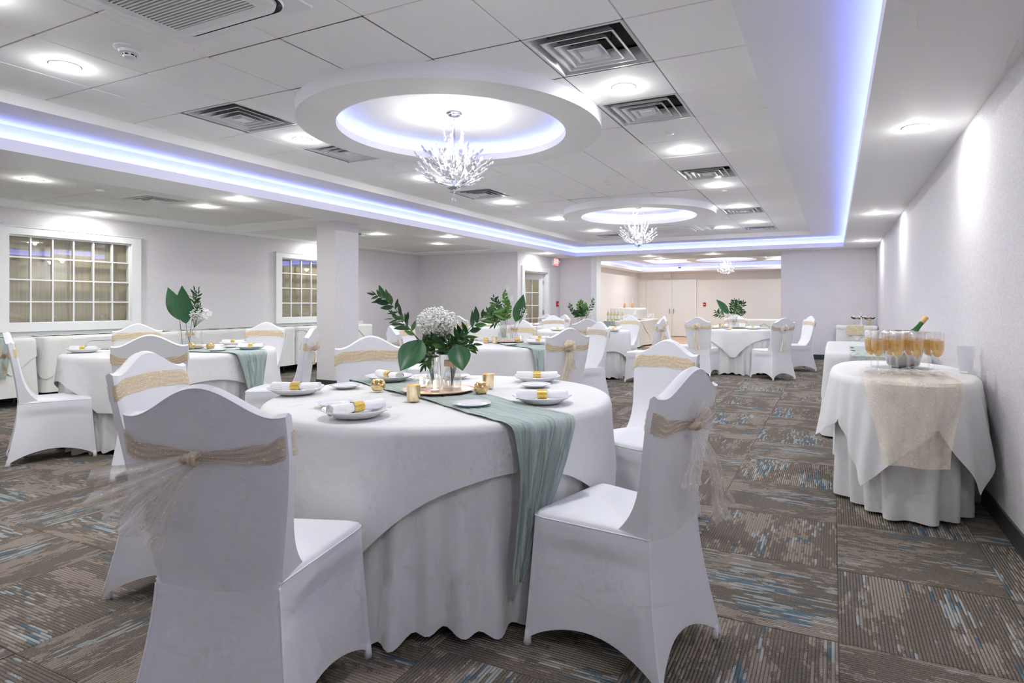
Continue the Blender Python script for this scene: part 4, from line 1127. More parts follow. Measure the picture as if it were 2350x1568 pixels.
BALL = MB().lathe([(.001, .0), (.020, .0), (.026, .003), (.034, .016), (.036, .028), (.033, .044), (.026, .054), (.024, .056), (.0235, .0545), (.031, .043), (.033, .028), (.026, .008), (.001, .006)], 28).mesh('bowl', M['gold_glass'], True)
CUP = MB().lathe([(.001, 0), (.0275, 0), (.0285, .003), (.031, .068), (.0322, .070), (.0308, .070), (.027, .008), (.001, .008)], 28).mesh('cup', M['gold_pale'], True, 60)
CLEAR = MB().lathe([(.001, 0), (.022, 0), (.030, .006), (.040, .024), (.041, .036), (.036, .054), (.029, .066), (.027, .067), (.034, .053), (.038, .036), (.028, .010), (.001, .006)], 28).mesh('bowl', M['glass'], True)
WAX = MB().lathe([(.001, .016), (.019, .016), (.019, .006), (.001, .006)][::-1], 20).mesh('candle', M['wax'], True, 40)
FLM = MB().lathe([(.0004, .017), (.0055, .022), (.0065, .029), (.0035, .041), (.0004, .052)], 10).mesh('flame', M['flame'], True)
def votive(kind, x, y, z, where, lit=True):
    nm = {'ball': ('votive_holder', 'round gold mercury-glass votive holder '), 'cup': ('votive_holder', 'straight gold glass votive cup '), 'clear': ('votive_holder', 'clear glass bubble bowl with a lit tealight ')}[kind]
    t = thing(nm[0], nm[1]+where, 'candle holder', (x, y, z), 0, 'votive candle holders')
    obj({'ball': 'bowl', 'cup': 'cup', 'clear': 'bowl'}[kind], {'ball': BALL, 'cup': CUP, 'clear': CLEAR}[kind], parent=t)
    c_ = obj('candle', WAX, parent=t); obj('flame', FLM, parent=c_)
    if kind == 'clear' or y < 3: lamp('POINT', 'flame_lamp', (0, 0, .045), .12, (1, .72, .45), t, shadow_soft_size=.008)
zs = .776
votive('ball', -2.03, 2.31, zs, 'on the near table, left of the tray')
votive('cup', -1.68, 2.14, zs, 'on the near table, in front of the tray')
votive('ball', -1.515, 2.44, zs, 'on the near table, right of the tray')
votive('cup', -1.60, 2.64, zs, 'on the near table, behind the round one')
def tray(x, y, z, where, r=.176):
    t = obj('charger_tray', MB().lathe([(.001, .002), (r*.8, .002), (r*.83, .0), (r*.86, .002), (r, .011), (r*1.005, .013), (r*.99, .014), (r*.86, .005), (.001, .005)], 56), M['rose_gold'], loc=(x, y, z), smooth=True, ang=60)
    tag(t, 'round rose gold charger tray '+where, 'tray', 'centrepiece trays')
tray(-1.745, 2.415, zs+.002, 'under the vases of the near table'); zt_ = zs+.0075
votive('clear', -1.835, 2.395, zt_, 'on the near tray, left')
votive('clear', -1.700, 2.325, zt_, 'on the near tray, front')
tray(-5.55, 3.66, .787, 'on the left table'); tray(-3.36, 5.98, zs, 'on the middle table', .2); tray(-3.90, 9.55, zs, 'on the fourth table'); tray(-1.64, 11.35, zs, 'on the table by the opening', .2)
votive('ball', -5.22, 3.68, .787, 'on the left table, right of the tray'); votive('ball', -5.37, 3.60, .792, 'on the edge of the left tray')
votive('ball', -3.50, 5.72, zs, 'on the middle table, left of the tray'); votive('cup', -3.36, 5.68, zs, 'on the middle table, before the tray')
votive('ball', -3.16, 5.84, .782, 'on the middle tray'); votive('cup', -3.25, 6.45, zs, 'on the middle table, far right'); votive('clear', -3.22, 6.02, .782, 'on the middle tray')
votive('cup', -1.92, 11.5, zs, 'on the table by the opening, back left'); votive('cup', -1.66, 10.98, zs, 'on the table by the opening, before the vase'); votive('cup', -1.40, 11.2, zs, 'on the table by the opening, right')
votive('ball', -4.14, 9.7, zs, 'on the fourth table, left of the vase'); votive('cup', -4.08, 9.78, zs, 'on the fourth table, behind the vase')
t = thing('steel_knife', 'steel table knife lying at the left of the middle table', 'knife', (-3.72, 5.98, zs), .35); obj('blade', MB().box(-.02, .12, -.008, .008, .001, .003), M['steel'], t); obj('handle', MB().box(-.12, -.02, -.007, .007, .001, .007), M['steel'], t)

# ------------------------------------------------------------------ vases and greenery
def vase(x, y, z, where, prof='waist', s_=1.0, ribbon=False, water=.35):
    t = thing('glass_vase', 'clear glass vase '+where, 'vase', (x, y, z), 0, 'clear glass vases')
    P_ = {'waist': [(.040, 0), (.042, .004), (.036, .05), (.030, .095), (.033, .13), (.043, .175), (.049, .200)], 'bell': [(.046, 0), (.048, .004), (.047, .05), (.036, .10), (.026, .140), (.030, .175), (.037, .200)],
          'cyl': [(.036, 0), (.037, .004), (.034, .06), (.036, .13), (.041, .19)]}[prof]
    P_ = [(r*s_, h*s_) for r, h in P_]
    b = MB(); pr = [(.001, .004)]+[(r-.002, h+.004 if h < .003 else h) for r, h in P_]
    b.lathe([(.001, 0)]+P_+[(P_[-1][0]-.0025, P_[-1][1])]+[(r-.003, max(h, .006)) for r, h in reversed(P_)]+[(.001, .006)], 32)
    obj('glass_body', b, M['glass'], t, smooth=True, ang=50)
    k = max(2, int(len(P_)*.62)); w_ = [(r-.0035, max(h, .007)) for r, h in P_[:k]]
    obj('water', MB().lathe([(.001, .007)]+w_+[(.001, w_[-1][1])], 24), M['water'], t, smooth=True, ang=50)
    if ribbon:
        zr = .125*s_; r0 = .0375*s_
        b = MB(); b.lathe([(r0, zr-.012), (r0+.001, zr), (r0, zr+.016)], 28); obj('ribbon', b, M['ribbon'], t, smooth=True)
        b = MB()
        for dx in (1, -.35):
            b.grid(lambda u, v: (r0*.75+.004+dx*.034*v*(1 if dx > 0 else .6), -r0*.7-.006-.006*sin(u*PI*3)*v, zr+(u-.5)*(.008+.036*v)), 8, 4)
        b.ball((r0*.75+.003, -r0*.72-.005, zr), .006, 8, 5)
        obj('ribbon_bow', b, M['ribbon'], t, smooth=True)
    return t
def leaf_mesh(L, W, bend=.25, mt='leaf', nm='leaf', n_=8, cup=.25):
    b = MB()
    def f(u, v):
        w_ = W*.5*(sin(PI*min(1, v**.78))**1.0)*1.04 if v < 1 else 0
        x = (u-.5)*2*w_; z = L*v-0; y = -bend*L*v*v-cup*abs(u-.5)*2*w_
        return (x, y, z*(1-.12*bend*v))
    b.grid(f, 4, n_); return b.mesh(nm, M[mt], True)
LF = {'ruscus': leaf_mesh(.070, .025), 'small': leaf_mesh(.045, .020), 'euc': leaf_mesh(.048, .028, .1, 'bright'), 'long': leaf_mesh(.115, .026, .15, 'bright'), 'narrow': leaf_mesh(.095, .022, .3)}
BROAD = leaf_mesh(.20, .135, .35, 'broad', 'leaf_blade', 16, .45)
BROAD_UP = leaf_mesh(.25, .105, .12, 'broad', 'leaf_blade', 16, .3)
def orient(o, d, roll=0.0, nrm=None):
    """leaf axis z along d, its face toward -nrm, rolled a little"""
    z = Vector(d).normalized(); y = Vector(nrm or (-sin(YAW)*1.0, cos(YAW), .25)); y = y-z*y.dot(z)
    if y.length < .2: y = Vector((.3, .2, 1))-z*Vector((.3, .2, 1)).dot(z)
    y.normalize(); x = y.cross(z)
    m = Matrix((x, y, z)).transposed() @ Matrix.Rotation(roll, 3, 'Z')
    o.rotation_mode = 'QUATERNION'; o.rotation_quaternion = m.to_quaternion()
class Frame:      # arrangement frame: a = to the right seen from the middle of the room, b = away, z = up
    def __init__(s, x, y, z, k=1.0, ang=YAW): s.x, s.y, s.z, s.k, s.g = x, y, z, k, ang
    def p(s, a, b, z): return Vector((s.x+(a*cos(s.g)-b*sin(s.g))*s.k, s.y+(a*sin(s.g)+b*cos(s.g))*s.k, s.z+z*s.k))
def catmull(P_, n_):
    o = []
    for i in range(len(P_)-1):
        p0, p1, p2, p3 = P_[max(i-1, 0)], P_[i], P_[i+1], P_[min(i+2, len(P_)-1)]
        for k in range(n_):
            t = k/n_; o.append(.5*((2*p1)+(p2-p0)*t+(2*p0-5*p1+4*p2-p3)*t*t+(3*p1-p0-3*p2+p3)*t**3))
    o.append(P_[-1]); return o
ORD = ['leftmost', 'second from left', 'third from left', 'fourth from left', 'fifth from left', 'sixth from left', 'seventh from left', 'eighth from left', 'ninth from left', 'tenth from left']
def ordinal(L, k):
    """place of item k when the list is ordered by how far left its tip reaches"""
    return ORD[sorted(range(len(L)), key=lambda i: (L[i][0], i)).index(k)]
def branch(fr, pts, label, leaf='ruscus', start=.35, n_=12, size=1.0, spread=.9, group='leafy branches', seed=0, droop=0.0, stem_r=.0022):
    n_ = int(n_*1.3) if n_ > 4 else n_; rr = random.Random(seed+n_); W = [fr.p(*p) for p in pts]; base = W[0]
    C_ = catmull(W, 6)
    t = thing('leafy_branch', label, 'foliage', tuple(base), 0, group)
    obj('stem', MB().tube([p-base for p in C_], [lerp(stem_r, stem_r*.5, i/(len(C_)-1)) for i in range(len(C_))], 5), M['stem'], t, smooth=True)
    for k in range(n_):
        u = start+(1-start)*(k+.5)/n_ if k < n_-1 else 1.0
        i = min(int(u*(len(C_)-1)), len(C_)-2); p = C_[i].lerp(C_[i+1], u*(len(C_)-1)-i); d = (C_[i+1]-C_[i]).normalized()
        side = d.cross(Vector((sin(fr.g), -cos(fr.g), .3))).normalized()*(1 if k % 2 else -1)
        side = side+Vector((rr.uniform(-.4, .4), rr.uniform(-.4, .4), rr.uniform(-.3, .3)-droop))
        dr = d*.75+side*(spread if k < n_-1 else .05)
        o = obj('leaf', LF[leaf], parent=t, loc=tuple(p-base)); orient(o, dr, rr.uniform(-.9, .9)); s_ = size*fr.k*rr.uniform(.8, 1.15)*(1-.25*(u > .85)); o.scale = (s_, s_, s_)
    return t
def broad(fr, base, tip_dir, label, up=False, size=1.0, roll=0.0, stalk=None):
    W = [fr.p(*p) for p in (stalk or [(0, 0, .02)])+[base]]; t = thing('broad_leaf', label, 'leaf', tuple(W[0]), 0, 'large glossy leaves')
    C_ = catmull(W, 6) if len(W) > 2 else W
    obj('stalk', MB().tube([p-W[0] for p in C_], .0022*fr.k, 5), M['stem'], t, smooth=True)
    d = fr.p(*[x for x in tip_dir])-Vector((fr.x, fr.y, fr.z))
    o = obj('leaf_blade', BROAD_UP if up else BROAD, parent=t, loc=tuple(W[-1]-W[0])); orient(o, d, roll); s_ = size*fr.k; o.scale = (s_, s_, s_)
def florets(fr, c_, rad, n_, label, seed=1, squash=.7, base=(0, 0, .02)):
    rr = random.Random(seed); t = thing('white_flowers', label, 'flowers', tuple(fr.p(*base)), 0, 'sprays of tiny white flowers'); b0 = fr.p(*base)
    fb, sb = MB(), MB(); cen = fr.p(*c_)
    fork = cen+(b0-cen)*.45
    sb.tube([Vector((0, 0, 0)), fork-b0], .0014, 4)
    for k in range(n_):
        while True:
            v = Vector((rr.uniform(-1, 1), rr.uniform(-1, 1), rr.uniform(-1, 1)))
            if .35 < v.length < 1: break
        p = fr.p(c_[0]+v.x*rad, c_[1]+v.y*rad*.8, c_[2]+v.z*rad*squash)-b0
        s_ = rr.uniform(.0042, .0072)*fr.k
        fb.lathe([(.0002, -s_*.8), (s_*.9, -s_*.2), (s_, s_*.3), (s_*.4, s_*.75), (.0002, s_*.8)], 5, tuple(p))
        if k % 4 == 0: sb.tube([fork-b0, p*.5+(fork-b0)*.5+Vector((0, 0, .008)), p], .0005, 3, False)
    o = obj('florets', fb, M['floret'], t, smooth=True); o['kind'] = 'stuff'
    o = obj('stems', sb, M['stem'], t); o['kind'] = 'stuff'
# near centrepiece
f1 = Frame(-1.745, 2.44, zt_)
va = f1.p(-.042, .0, 0); vb = f1.p(.052, -.005, 0)
vase(va.x, va.y, zt_, 'with a pinched waist on the near tray, left one', 'waist', .95)
vase(vb.x, vb.y, zt_, 'with a taupe ribbon bow on the near tray, right one', 'bell', 1.02, ribbon=True)
vc = f1.p(.015, .075, 0); vase(vc.x, vc.y, zt_, 'plain, behind the other two on the near tray', 'cyl', .95)
A, B_ = (-.042, 0), (.052, -.005)
branch(f1, [(-.035, .01, .02), (-.06, .0, .16), (-.13, -.02, .27), (-.21, -.03, .385), (-.265, -.04, .44), (-.315, -.04, .465)], 'long leafy branch reaching up and left from the near vases', 'ruscus', .38, 15, .95, .75, seed=1)
branch(f1, [(-.04, .02, .02), (-.08, .04, .18), (-.15, .06, .27), (-.21, .06, .33), (-.245, .05, .345)], 'shorter leafy branch under the long left one', 'narrow', .55, 7, .75, .6, seed=2)
branch(f1, [(.05, 0, .02), (.06, .01, .18), (.11, .0, .25), (.17, -.01, .32), (.225, -.02, .375)], 'leafy branch reaching right from the near vases', 'ruscus', .35, 10, 1.15, .75, seed=3)
branch(f1, [(.05, 0, .02), (.09, .03, .22), (.16, .04, .33), (.235, .02, .372), (.26, .02, .375)], 'pale-tipped thin branch at the right of the near bouquet', 'long', .85, 3, .85, .3, seed=4)
for k, (a, b, z, s_) in enumerate([(-.11, -.05, .20, 'low left front'), (-.06, -.07, .15, 'front left, drooping'), (-.03, -.04, .24, 'front centre'), (.03, -.06, .21, 'front right'), (.09, -.03, .26, 'right, rising'), (.13, .03, .22, 'far right'), (-.09, .06, .22, 'back left'), (.02, .08, .24, 'back centre')]):
    vx = A if a < .02 else B_
    branch(f1, [(vx[0], vx[1], .03), (vx[0]*.6+a*.4, b*.4, .15), (a*.8, b*.8, lerp(.19, z, .6)), (a*1.15, b*1.1, z-.02*(k < 2))], 'dark leafy sprig in the near bouquet, '+s_, 'ruscus', .42, 11, .92, 1.0, seed=10+k, droop=.3 if k < 2 else 0)
broad(f1, (-.085, -.05, .245), (-.07, -.05, -.16), 'big glossy leaf folding down at the left of the near bouquet', size=.95, roll=.35, stalk=[(-.045, 0, .03), (-.07, -.03, .20)])
broad(f1, (.085, -.06, .225), (.035, -.05, -.16), 'big glossy leaf folding down at the right of the near bouquet', size=.76, roll=-.35, stalk=[(.05, 0, .03), (.055, -.04, .20)])
florets(f1, (-.03, .05, .33), .105, 760, 'round cloud of tiny white flowers atop the near bouquet', 2, .72)
branch(f1, [(-.05, .03, .02), (-.08, .05, .2), (-.098, .05, .32), (-.088, .05, .352)], 'single thin curved blade beside the white flowers', 'small', .97, 1, .3, .1, seed=5)
# left table centrepiece
f2 = Frame(-5.66, 3.74, .79, 1.18)
p = f2.p(-.06, .05, 0); vase(p.x, p.y, .792, 'cut glass, at the left of the left table greenery', 'waist', .8)
p = f2.p(.03, .0, 0); vase(p.x, p.y, .792, 'with a twine bow on the left table, front', 'bell', 1.0, ribbon=True)
p = f2.p(.085, .03, 0); vase(p.x, p.y, .792, 'plain, right one on the left table', 'cyl', .9)
broad(f2, (-.075, .04, .22), (-.11, 0, .27), 'tall glossy leaf leaning left over the left table', True, 1.15, .9, [(-.06, .05, .02)])
broad(f2, (.0, 0, .19), (-.01, 0, .24), 'broad upright glossy leaf in the middle of the left table', True, 1.28, .1, [(.03, 0, .02)])
L2 = [(.10, 0, .46), (.075, .03, .40), (.125, -.02, .33), (.045, .04, .46)]
for k, (a, b, z) in enumerate(L2):
    branch(f2, [(.03, 0, .03), (.04, .01, .2), (a*.8, b, z*.8), (a, b, z)], 'feathery green frond right of the broad leaves on the left table, '+ordinal(L2, k), 'narrow', .45, 12, .62, .8, seed=30+k, group='fronds on the left table')
florets(f2, (.12, 0, .27), .085, 260, 'white flower spray at the right of the left table greenery', 3, .6)
# middle table centrepiece
f3 = Frame(-3.42, 6.02, .782, 1.0)
for a, b, s_, pr in ((-.05, 0, 'left', 'waist'), (.03, -.02, 'front', 'cyl'), (.10, .03, 'right', 'bell')): p = f3.p(a, b, 0); vase(p.x, p.y, .782, 'on the middle table tray, '+s_+' one', pr, 1.05, ribbon=(pr == 'bell'))
L3 = [(-.13, 0, .50, 'ruscus'), (-.08, .03, .44, 'ruscus'), (-.20, 0, .33, 'narrow'), (-.16, -.04, .26, 'narrow'), (-.04, 0, .38, 'euc'), (.02, .02, .48, 'euc'), (.05, -.02, .42, 'euc'), (0, .03, .36, 'ruscus'), (.0, .0, .56, 'euc'), (-.10, -.05, .33, 'ruscus')]
for k, (a, b, z, lf) in enumerate(L3):
    branch(f3, [(a*.2, b*.3, .04), (a*.4, b*.5, .2), (a*.85, b, z*.8), (a, b, z)], 'dense leafy sprig in the middle table bouquet, '+ordinal(L3, k), lf, .42, 13, 1.0, .9, seed=50+k, group='sprigs on the middle table')
broad(f3, (.12, 0, .22), (.06, 0, .24), 'large glossy leaf standing at the right of the middle bouquet', True, 1.35, .3, [(.08, 0, .03)])
florets(f3, (.21, 0, .33), .05, 110, 'small white flower spray behind the middle table leaf', 4, 1.3, (.1, 0, .03))
# fourth table
f4 = Frame(-3.92, 9.55, .782, 1.0)
for a, s_ in ((-.05, 'left'), (.05, 'right')): p = f4.p(a, 0, 0); vase(p.x, p.y, .782, 'on the fourth table, '+s_+' one', 'cyl', 1.15)
L4 = [(-.20, 0, .42, 'small'), (-.12, 0, .30, 'small'), (-.05, 0, .44, 'euc'), (.0, .03, .48, 'euc'), (.06, 0, .43, 'euc'), (.02, -.04, .36, 'ruscus'), (-.06, -.04, .30, 'ruscus'), (.10, 0, .34, 'euc'), (.20, 0, .50, 'small'), (.0, 0, .28, 'ruscus')]
for k, (a, b, z, lf) in enumerate(L4):
    branch(f4, [(a*.2, 0, .04), (a*.4, b*.5, .2), (a*.85, b, z*.8), (a, b, z)], 'light and dark leafy sprig in the fourth table bouquet, '+ordinal(L4, k), lf, .40, 12, 1.35, 1.0, seed=70+k, group='sprigs on the fourth table')
florets(f4, (.11, -.02, .27), .06, 80, 'white blooms at the right of the fourth table bouquet', 5, .9)
# table by the opening
f7 = Frame(-1.66, 11.33, .782, 1.0)
p = f7.p(-.06, 0, 0); vase(p.x, p.y, .782, 'on the table by the opening, left one', 'cyl', 1.25); p = f7.p(.05, 0, 0); vase(p.x, p.y, .782, 'on the table by the opening, right one', 'bell', 1.2)
broad(f7, (-.08, 0, .25), (-.17, 0, .17), 'long glossy leaf leaning left in the bouquet by the opening', True, 1.45, .6, [(-.02, 0, .03)])
L7 = [(-.30, 0, .28, 'narrow'), (.02, 0, .50, 'ruscus'), (.10, .02, .48, 'ruscus'), (.18, 0, .46, 'ruscus'), (.06, -.03, .40, 'ruscus'), (.14, 0, .36, 'small'), (.20, 0, .30, 'small'), (-.02, .03, .44, 'ruscus')]
for k, (a, b, z, lf) in enumerate(L7):
    branch(f7, [(a*.2, 0, .04), (a*.4, b*.5, .2), (a*.85, b, z*.85), (a, b, z)], 'dark leafy sprig in the bouquet by the opening, '+ordinal(L7, k), lf, .40, 12, 1.2, 1.0, seed=90+k, group='sprigs on the table by the opening')

# ------------------------------------------------------------------ buffet tables along the left wall
def rect_set(x0, x1, y0, y1, zt, name, hem, m_='linen', cat_grp='rectangular buffet tables', tri=None, sd=1, raise_=None, n1=9, amp=.03):
    cx, cy, hx, hy = (x0+x1)/2, (y0+y1)/2, (x1-x0)/2, (y1-y0)/2
    table_under((cx, cy, 0), hx-.02, hy-.02, zt, False, 'folding table under the cloth of the '+name, cat_grp, 'buffet_table')
    per = peri_rect(hx-.012, hy-.012, .03); PL = 4*(hx+hy); fo = folds(sd, n1, amp, PL)
    o = obj('tablecloth', drape(per, zt-.005, lambda a, x, y, s_: zt-.015-(hem if raise_ is None else raise_(x, y)), fo, flare=.0, xmin=XL+.015-cx if cx < -8 else -99, xmax=XR-.02-cx if cx > -1 else 99), M[m_], loc=(cx, cy, 0), smooth=True, ang=60); tag(o, 'long white cloth over the '+name, 'tablecloth', 'buffet cloths')
    if tri:
        def L(a, x, y, s_):
            # hanging triangles of square cloths laid cornerwise
            best = .05
            for (tx, ty, wd, dp) in tri:
                q = math.hypot(x-(tx-cx), y-(ty-cy)); best = max(best, dp*(1-q/wd))
            return best
        o = obj('overlay_cloth', drape(per, zt, L, fo, off=.008, flare=.02, rows=10, xmin=XL+.013-cx if cx < -8 else -99, xmax=XR-.015-cx if cx > -1 else 99), M[m_], loc=(cx, cy, 0), smooth=True, ang=60); tag(o, 'white top cloth with pointed corners on the '+name, 'tablecloth', 'pointed top cloths')
ZB_ = .80
rect_set(-9.27, -8.6, 1.6, 3.85, ZB_, 'buffet table at the left edge', .12, 'linen_b', tri=[(-8.6, 3.6, .45, .42), (-8.6, 2.4, .6, .4)], sd=11, amp=.018)
rect_set(-9.27, -8.58, 3.93, 5.78, ZB_, 'buffet table under the big window', .14, 'linen_b', tri=[(-8.58, 3.95, .5, .5), (-8.58, 5.5, .45, .3)], sd=12, amp=.018)
rect_set(-9.27, -8.6, 5.82, 7.66, ZB_, 'buffet table behind the gold-sashed chair', .14, 'linen_b', tri=[(-8.6, 6.2, .45, .42), (-8.6, 7.3, .5, .45)], sd=13, amp=.018)
rect_set(-9.27, -8.6, 7.70, 9.62, ZB_, 'buffet table running behind the column', .14, 'linen_b', tri=[(-8.6, 8.3, .5, .42), (-8.6, 9.6, .5, .45)], sd=14, amp=.018)
for y0, y1, s_ in ((1.8, 3.8, 'at the left edge'), (4.0, 5.7, 'under the big window'), (5.9, 7.6, 'left of the column'), (7.75, 9.5, 'behind the column')):
    b = MB(); b.grid(lambda u, v: (-9.22+.30*u, lerp(y0, y1, v)+.02*sin(u*5), ZB_+.012+.004*sin(v*40+u*9)), 8, 40); o = obj('table_runner', b, M['sage_b'], smooth=True); tag(o, 'mottled sage cloth lying along the buffet '+s_, 'table runner', 'buffet runners')
def hang_strip(y0, y1, L):
    def f(u, v):
        s_ = v*(.5+L); w_ = lerp(1, .55, max(0, (s_-.5)/L)); yy = (y0+y1)/2+(u-.5)*(y1-y0)*w_
        return (-9.1+s_, yy, ZB_+.014+.003*sin(u*20+v*9)) if s_ < .5 else (-8.56+.006*sin(u*25+v*7)+.02*min(1, (s_-.5)/.1), yy, ZB_+.008-(s_-.5))
    return f
b = MB(); b.grid(hang_strip(3.25, 3.62, .46), 14, 40); o = obj('table_runner', b, M['sage'], smooth=True); tag(o, 'sage green runner hanging off the buffet table at the left edge', 'table runner', 'buffet runners')
for k in range(2): tag(obj('plate_box', MB().box(-.12, .12, -.12, .12, 0, .032), M['china'], loc=(-8.78+.01*k, 9.28, ZB_+.009+k*.034)), 'flat white container on the buffet right of the column, '+('lower' if k == 0 else 'upper')+' one', 'container', 'stacked containers')
t = thing('ladle', 'steel serving ladle on the buffet under the second window', 'ladle', (-8.9, 7.3, ZB_+.02), .2); obj('handle', MB().tube([(-.12, 0, .0), (.02, 0, .008)], .004), M['steel'], t); obj('ladle_bowl', MB().ball((.04, 0, .006), .02, 10, 6, .5), M['steel'], t)

# ------------------------------------------------------------------ right side tables
zr = .775; rx, ry = .385, .70; cxr, cyr = .385, 4.45
table_under((cxr, cyr, 0), rx-.03, ry-.04, zr, True, 'folding table under the drinks table cloths', 'drinks tables', 'drinks_table')
per = peri_round(rx-.012, ry-.012, 260, .82); PL = 3.6; fo = folds(21, 8, .048, PL)
def fo_u(a, s_, d): return fo(a, s_, d)*.8-.06*min(1, d/.6)**1.3*(.5+.5*sin(19*a+2*sin(2*a)))**1.2
def under_L(a, x, y, s_):
    h = .02 if y < -.2 else .02+.14*sstep((-x)/.25)
    return zr-.015-h
o = obj('tablecloth', drape([(x*.98, y*.98, nx, ny, a) for x, y, nx, ny, a in per], zr-.006, under_L, fo_u, flare=-.05, rows=18, xmax=.418), M['linen'], loc=(cxr, cyr, 0), smooth=True, ang=60); tag(o, 'floor-length white cloth bunching on the carpet under the drinks table', 'tablecloth')
def over_L(a, x, y, s_):
    best = .22
    for ca, dp, wd in ((math.radians(-112), .56, .55), (math.radians(-52), .58, .5), (math.radians(188), .42, .6), (math.radians(100), .5, .6), (math.radians(20), .45, .5)):
        q = abs((a-ca+PI) % (2*PI)-PI); best = max(best, dp-(dp-.22)*q/wd)
    return best
def fo2(a, s_, d): return max(0, fo(a, s_, d))*1.15+.004+.022*min(1, d/.3)*(.5+.5*sin(22*a+1.5*sin(3*a)))
o = obj('overlay_cloth', drape(per, zr, over_L, fo2, off=.010, flare=.06, rows=16, xmax=.424), M['linen'], loc=(cxr, cyr, 0), smooth=True, ang=60); tag(o, 'white top cloth with deep hanging points on the drinks table', 'tablecloth')
# champagne netting over the front of the drinks table
def ell(x): return ry*max(0, 1-abs(x/rx)**2.4)**(1/2.4)
def net(u, v):
    L0, L1 = .50, .46; s_ = v*(L0+L1)
    w_ = lerp(.235, .155, sstep((s_-L0)/L1)) if s_ > L0 else .235
    x = (u-.5)*2*w_+.0; x0 = min(.34, max(-.34, x))
    ye = -ell(x0)
    wr = .003*sin(u*30+v*5)
    if s_ < L0: return (cxr+x, cyr+ye+(L0-s_), zr+.016+abs(wr))
    d = s_-L0; out = .05+.045*min(1, d/.05)+.13*d+.012*sin(u*11+1)*min(1, d/.15)
    return (cxr+x*(1+.0*d), cyr+ye-out, zr+.012-max(0, d-.03))
b = MB(); b.grid(net, 30, 44); o = obj('glitter_netting', b, M['gold_net'], smooth=True); tag(o, 'champagne glitter netting hanging over the front of the drinks table', 'table runner')
rect_set(-.06, .74, 5.95, 7.85, .765, 'serving table behind the drinks table', .02, tri=[(-.06, 5.95, .75, .42), (.74, 5.95, .5, .4), (-.06, 7.85, .6, .4)], sd=22, cat_grp='serving tables')
b = MB()
def f(u, v):
    y = 5.90+v*1.2-.3; x = .16+.40*u+.02*sin(v*18)
    return (x, y, .778+.003*abs(sin(u*20+v*30))) if y > 5.925 else (x, 5.89-.01*sin(u*14), .775-(5.925-y))
b.grid(f, 14, 40); o = obj('table_runner', b, M['sage_b'], smooth=True); tag(o, 'mottled sage runner on the serving table behind the glasses', 'table runner')
rect_set(.06, .80, 13.70, 14.32, .765, 'small table in the far right corner', .03, 'linen_b', tri=[(.43, 13.70, .30, .30)], sd=23, cat_grp='corner tables', amp=.02)
b = MB()
def f(u, v):
    s_ = v*.62; x = .22+.34*u
    return (x, 14.12-s_, .779) if s_ < .43 else (x+.05*(u-.5)*-1, 13.655-.006*sin(u*9), .775-(s_-.43))
b.grid(f, 12, 24); o = obj('sequin_runner', b, M['sequin'], smooth=True); tag(o, 'gold sequin cloth on the small corner table', 'table runner')
t = thing('standing_cross', 'white standing cross on the small corner table', 'cross', (.52, 13.95, .780)); obj('cross_bars', MB().box(-.012, .012, -.01, .01, .01, .26).box(-.055, .055, -.01, .01, .16, .185), M['paint'], t); obj('base', MB().box(-.04, .04, -.03, .03, 0, .012), M['paint'], t)
def roses(x, y, label, sd, gold):
    rr = random.Random(sd); t = thing('flower_pot', label, 'flowers', (x, y, .780), 0, 'rose pots on the corner table')
    obj('pot', MB().lathe([(.001, 0), (.036, 0), (.036, .10), (.034, .10), (.001, .09)], 20), M['gold_pale'] if gold else M['glass'], t, smooth=True, ang=40)
    for k in range(7):
        a = 2*PI*k/6; r = .06 if k < 6 else 0; o = obj('rose_bloom', MB().ball((0, 0, 0), .028, 8, 5, .8), M['pink'] if k % 3 else M['floret'], t, (r*cos(a), r*sin(a), .15+.02*(k % 2)), smooth=True)
    for k in range(12):
        a = rr.uniform(0, 6.28); o = obj('leaf', LF['ruscus'], parent=t, loc=(.04*cos(a), .04*sin(a), .12)); orient(o, (cos(a), sin(a), .5)); o.scale = (1.4,)*3
roses(.45, 14.1, 'pink roses in glass left of the gold pot', 1, False); roses(.66, 14.02, 'pink roses in a small gold pot in the corner', 2, True)

# glasses, bucket, bottle, plastic cup
WG = MB().lathe([(.001, .002), (.034, .002), (.036, .0), (.037, .001), (.033, .004), (.012, .008), (.0055, .016), (.0045, .05), (.006, .088), (.010, .096), (.022, .106), (.031, .128), (.0358, .160), (.0358, .205), (.0348, .243), (.0336, .243), (.0345, .205), (.0343, .160), (.0296, .130), (.020, .109), (.006, .101), (.0005, .100)], 28).mesh('glass_body', M['glass'], True)
WN = MB().lathe([(.0005, .1015), (.006, .1025), (.0195, .1105), (.0285, .131), (.0333, .160), (.0335, .196), (.0005, .196)], 28).mesh('wine', M['wine'], True, 40)
spots = []
for r in range(4):
    for q in range(4):
        x = .235+q*.102-(.035 if r % 2 else 0)+r*.006; y = 3.99+r*.105+q*.028
        spots.append((x, y))
pos = ['front row, leftmost', 'front row, second', 'front row, third', 'front row, rightmost']+['second row, '+q for q in ('leftmost', 'second', 'third', 'rightmost')]+['third row, '+q for q in ('leftmost', 'second', 'third', 'rightmost')]+['back row, '+q for q in ('leftmost', 'second', 'third', 'rightmost')]
for k, (x, y) in enumerate(spots):
    if k in (15,): continue
    t = thing('wine_glass', 'stemmed glass of golden sparkling wine, '+pos[k], 'glass', (x, y, zr+.021), R.uniform(0, 6), 'poured glasses on the drinks table')
    obj('glass_body', WG, parent=t); obj('wine', WN, parent=t)
t = thing('ice_bucket', 'silver ice bucket behind the wine glasses', 'bucket', (.42, 4.62, zr+.02))
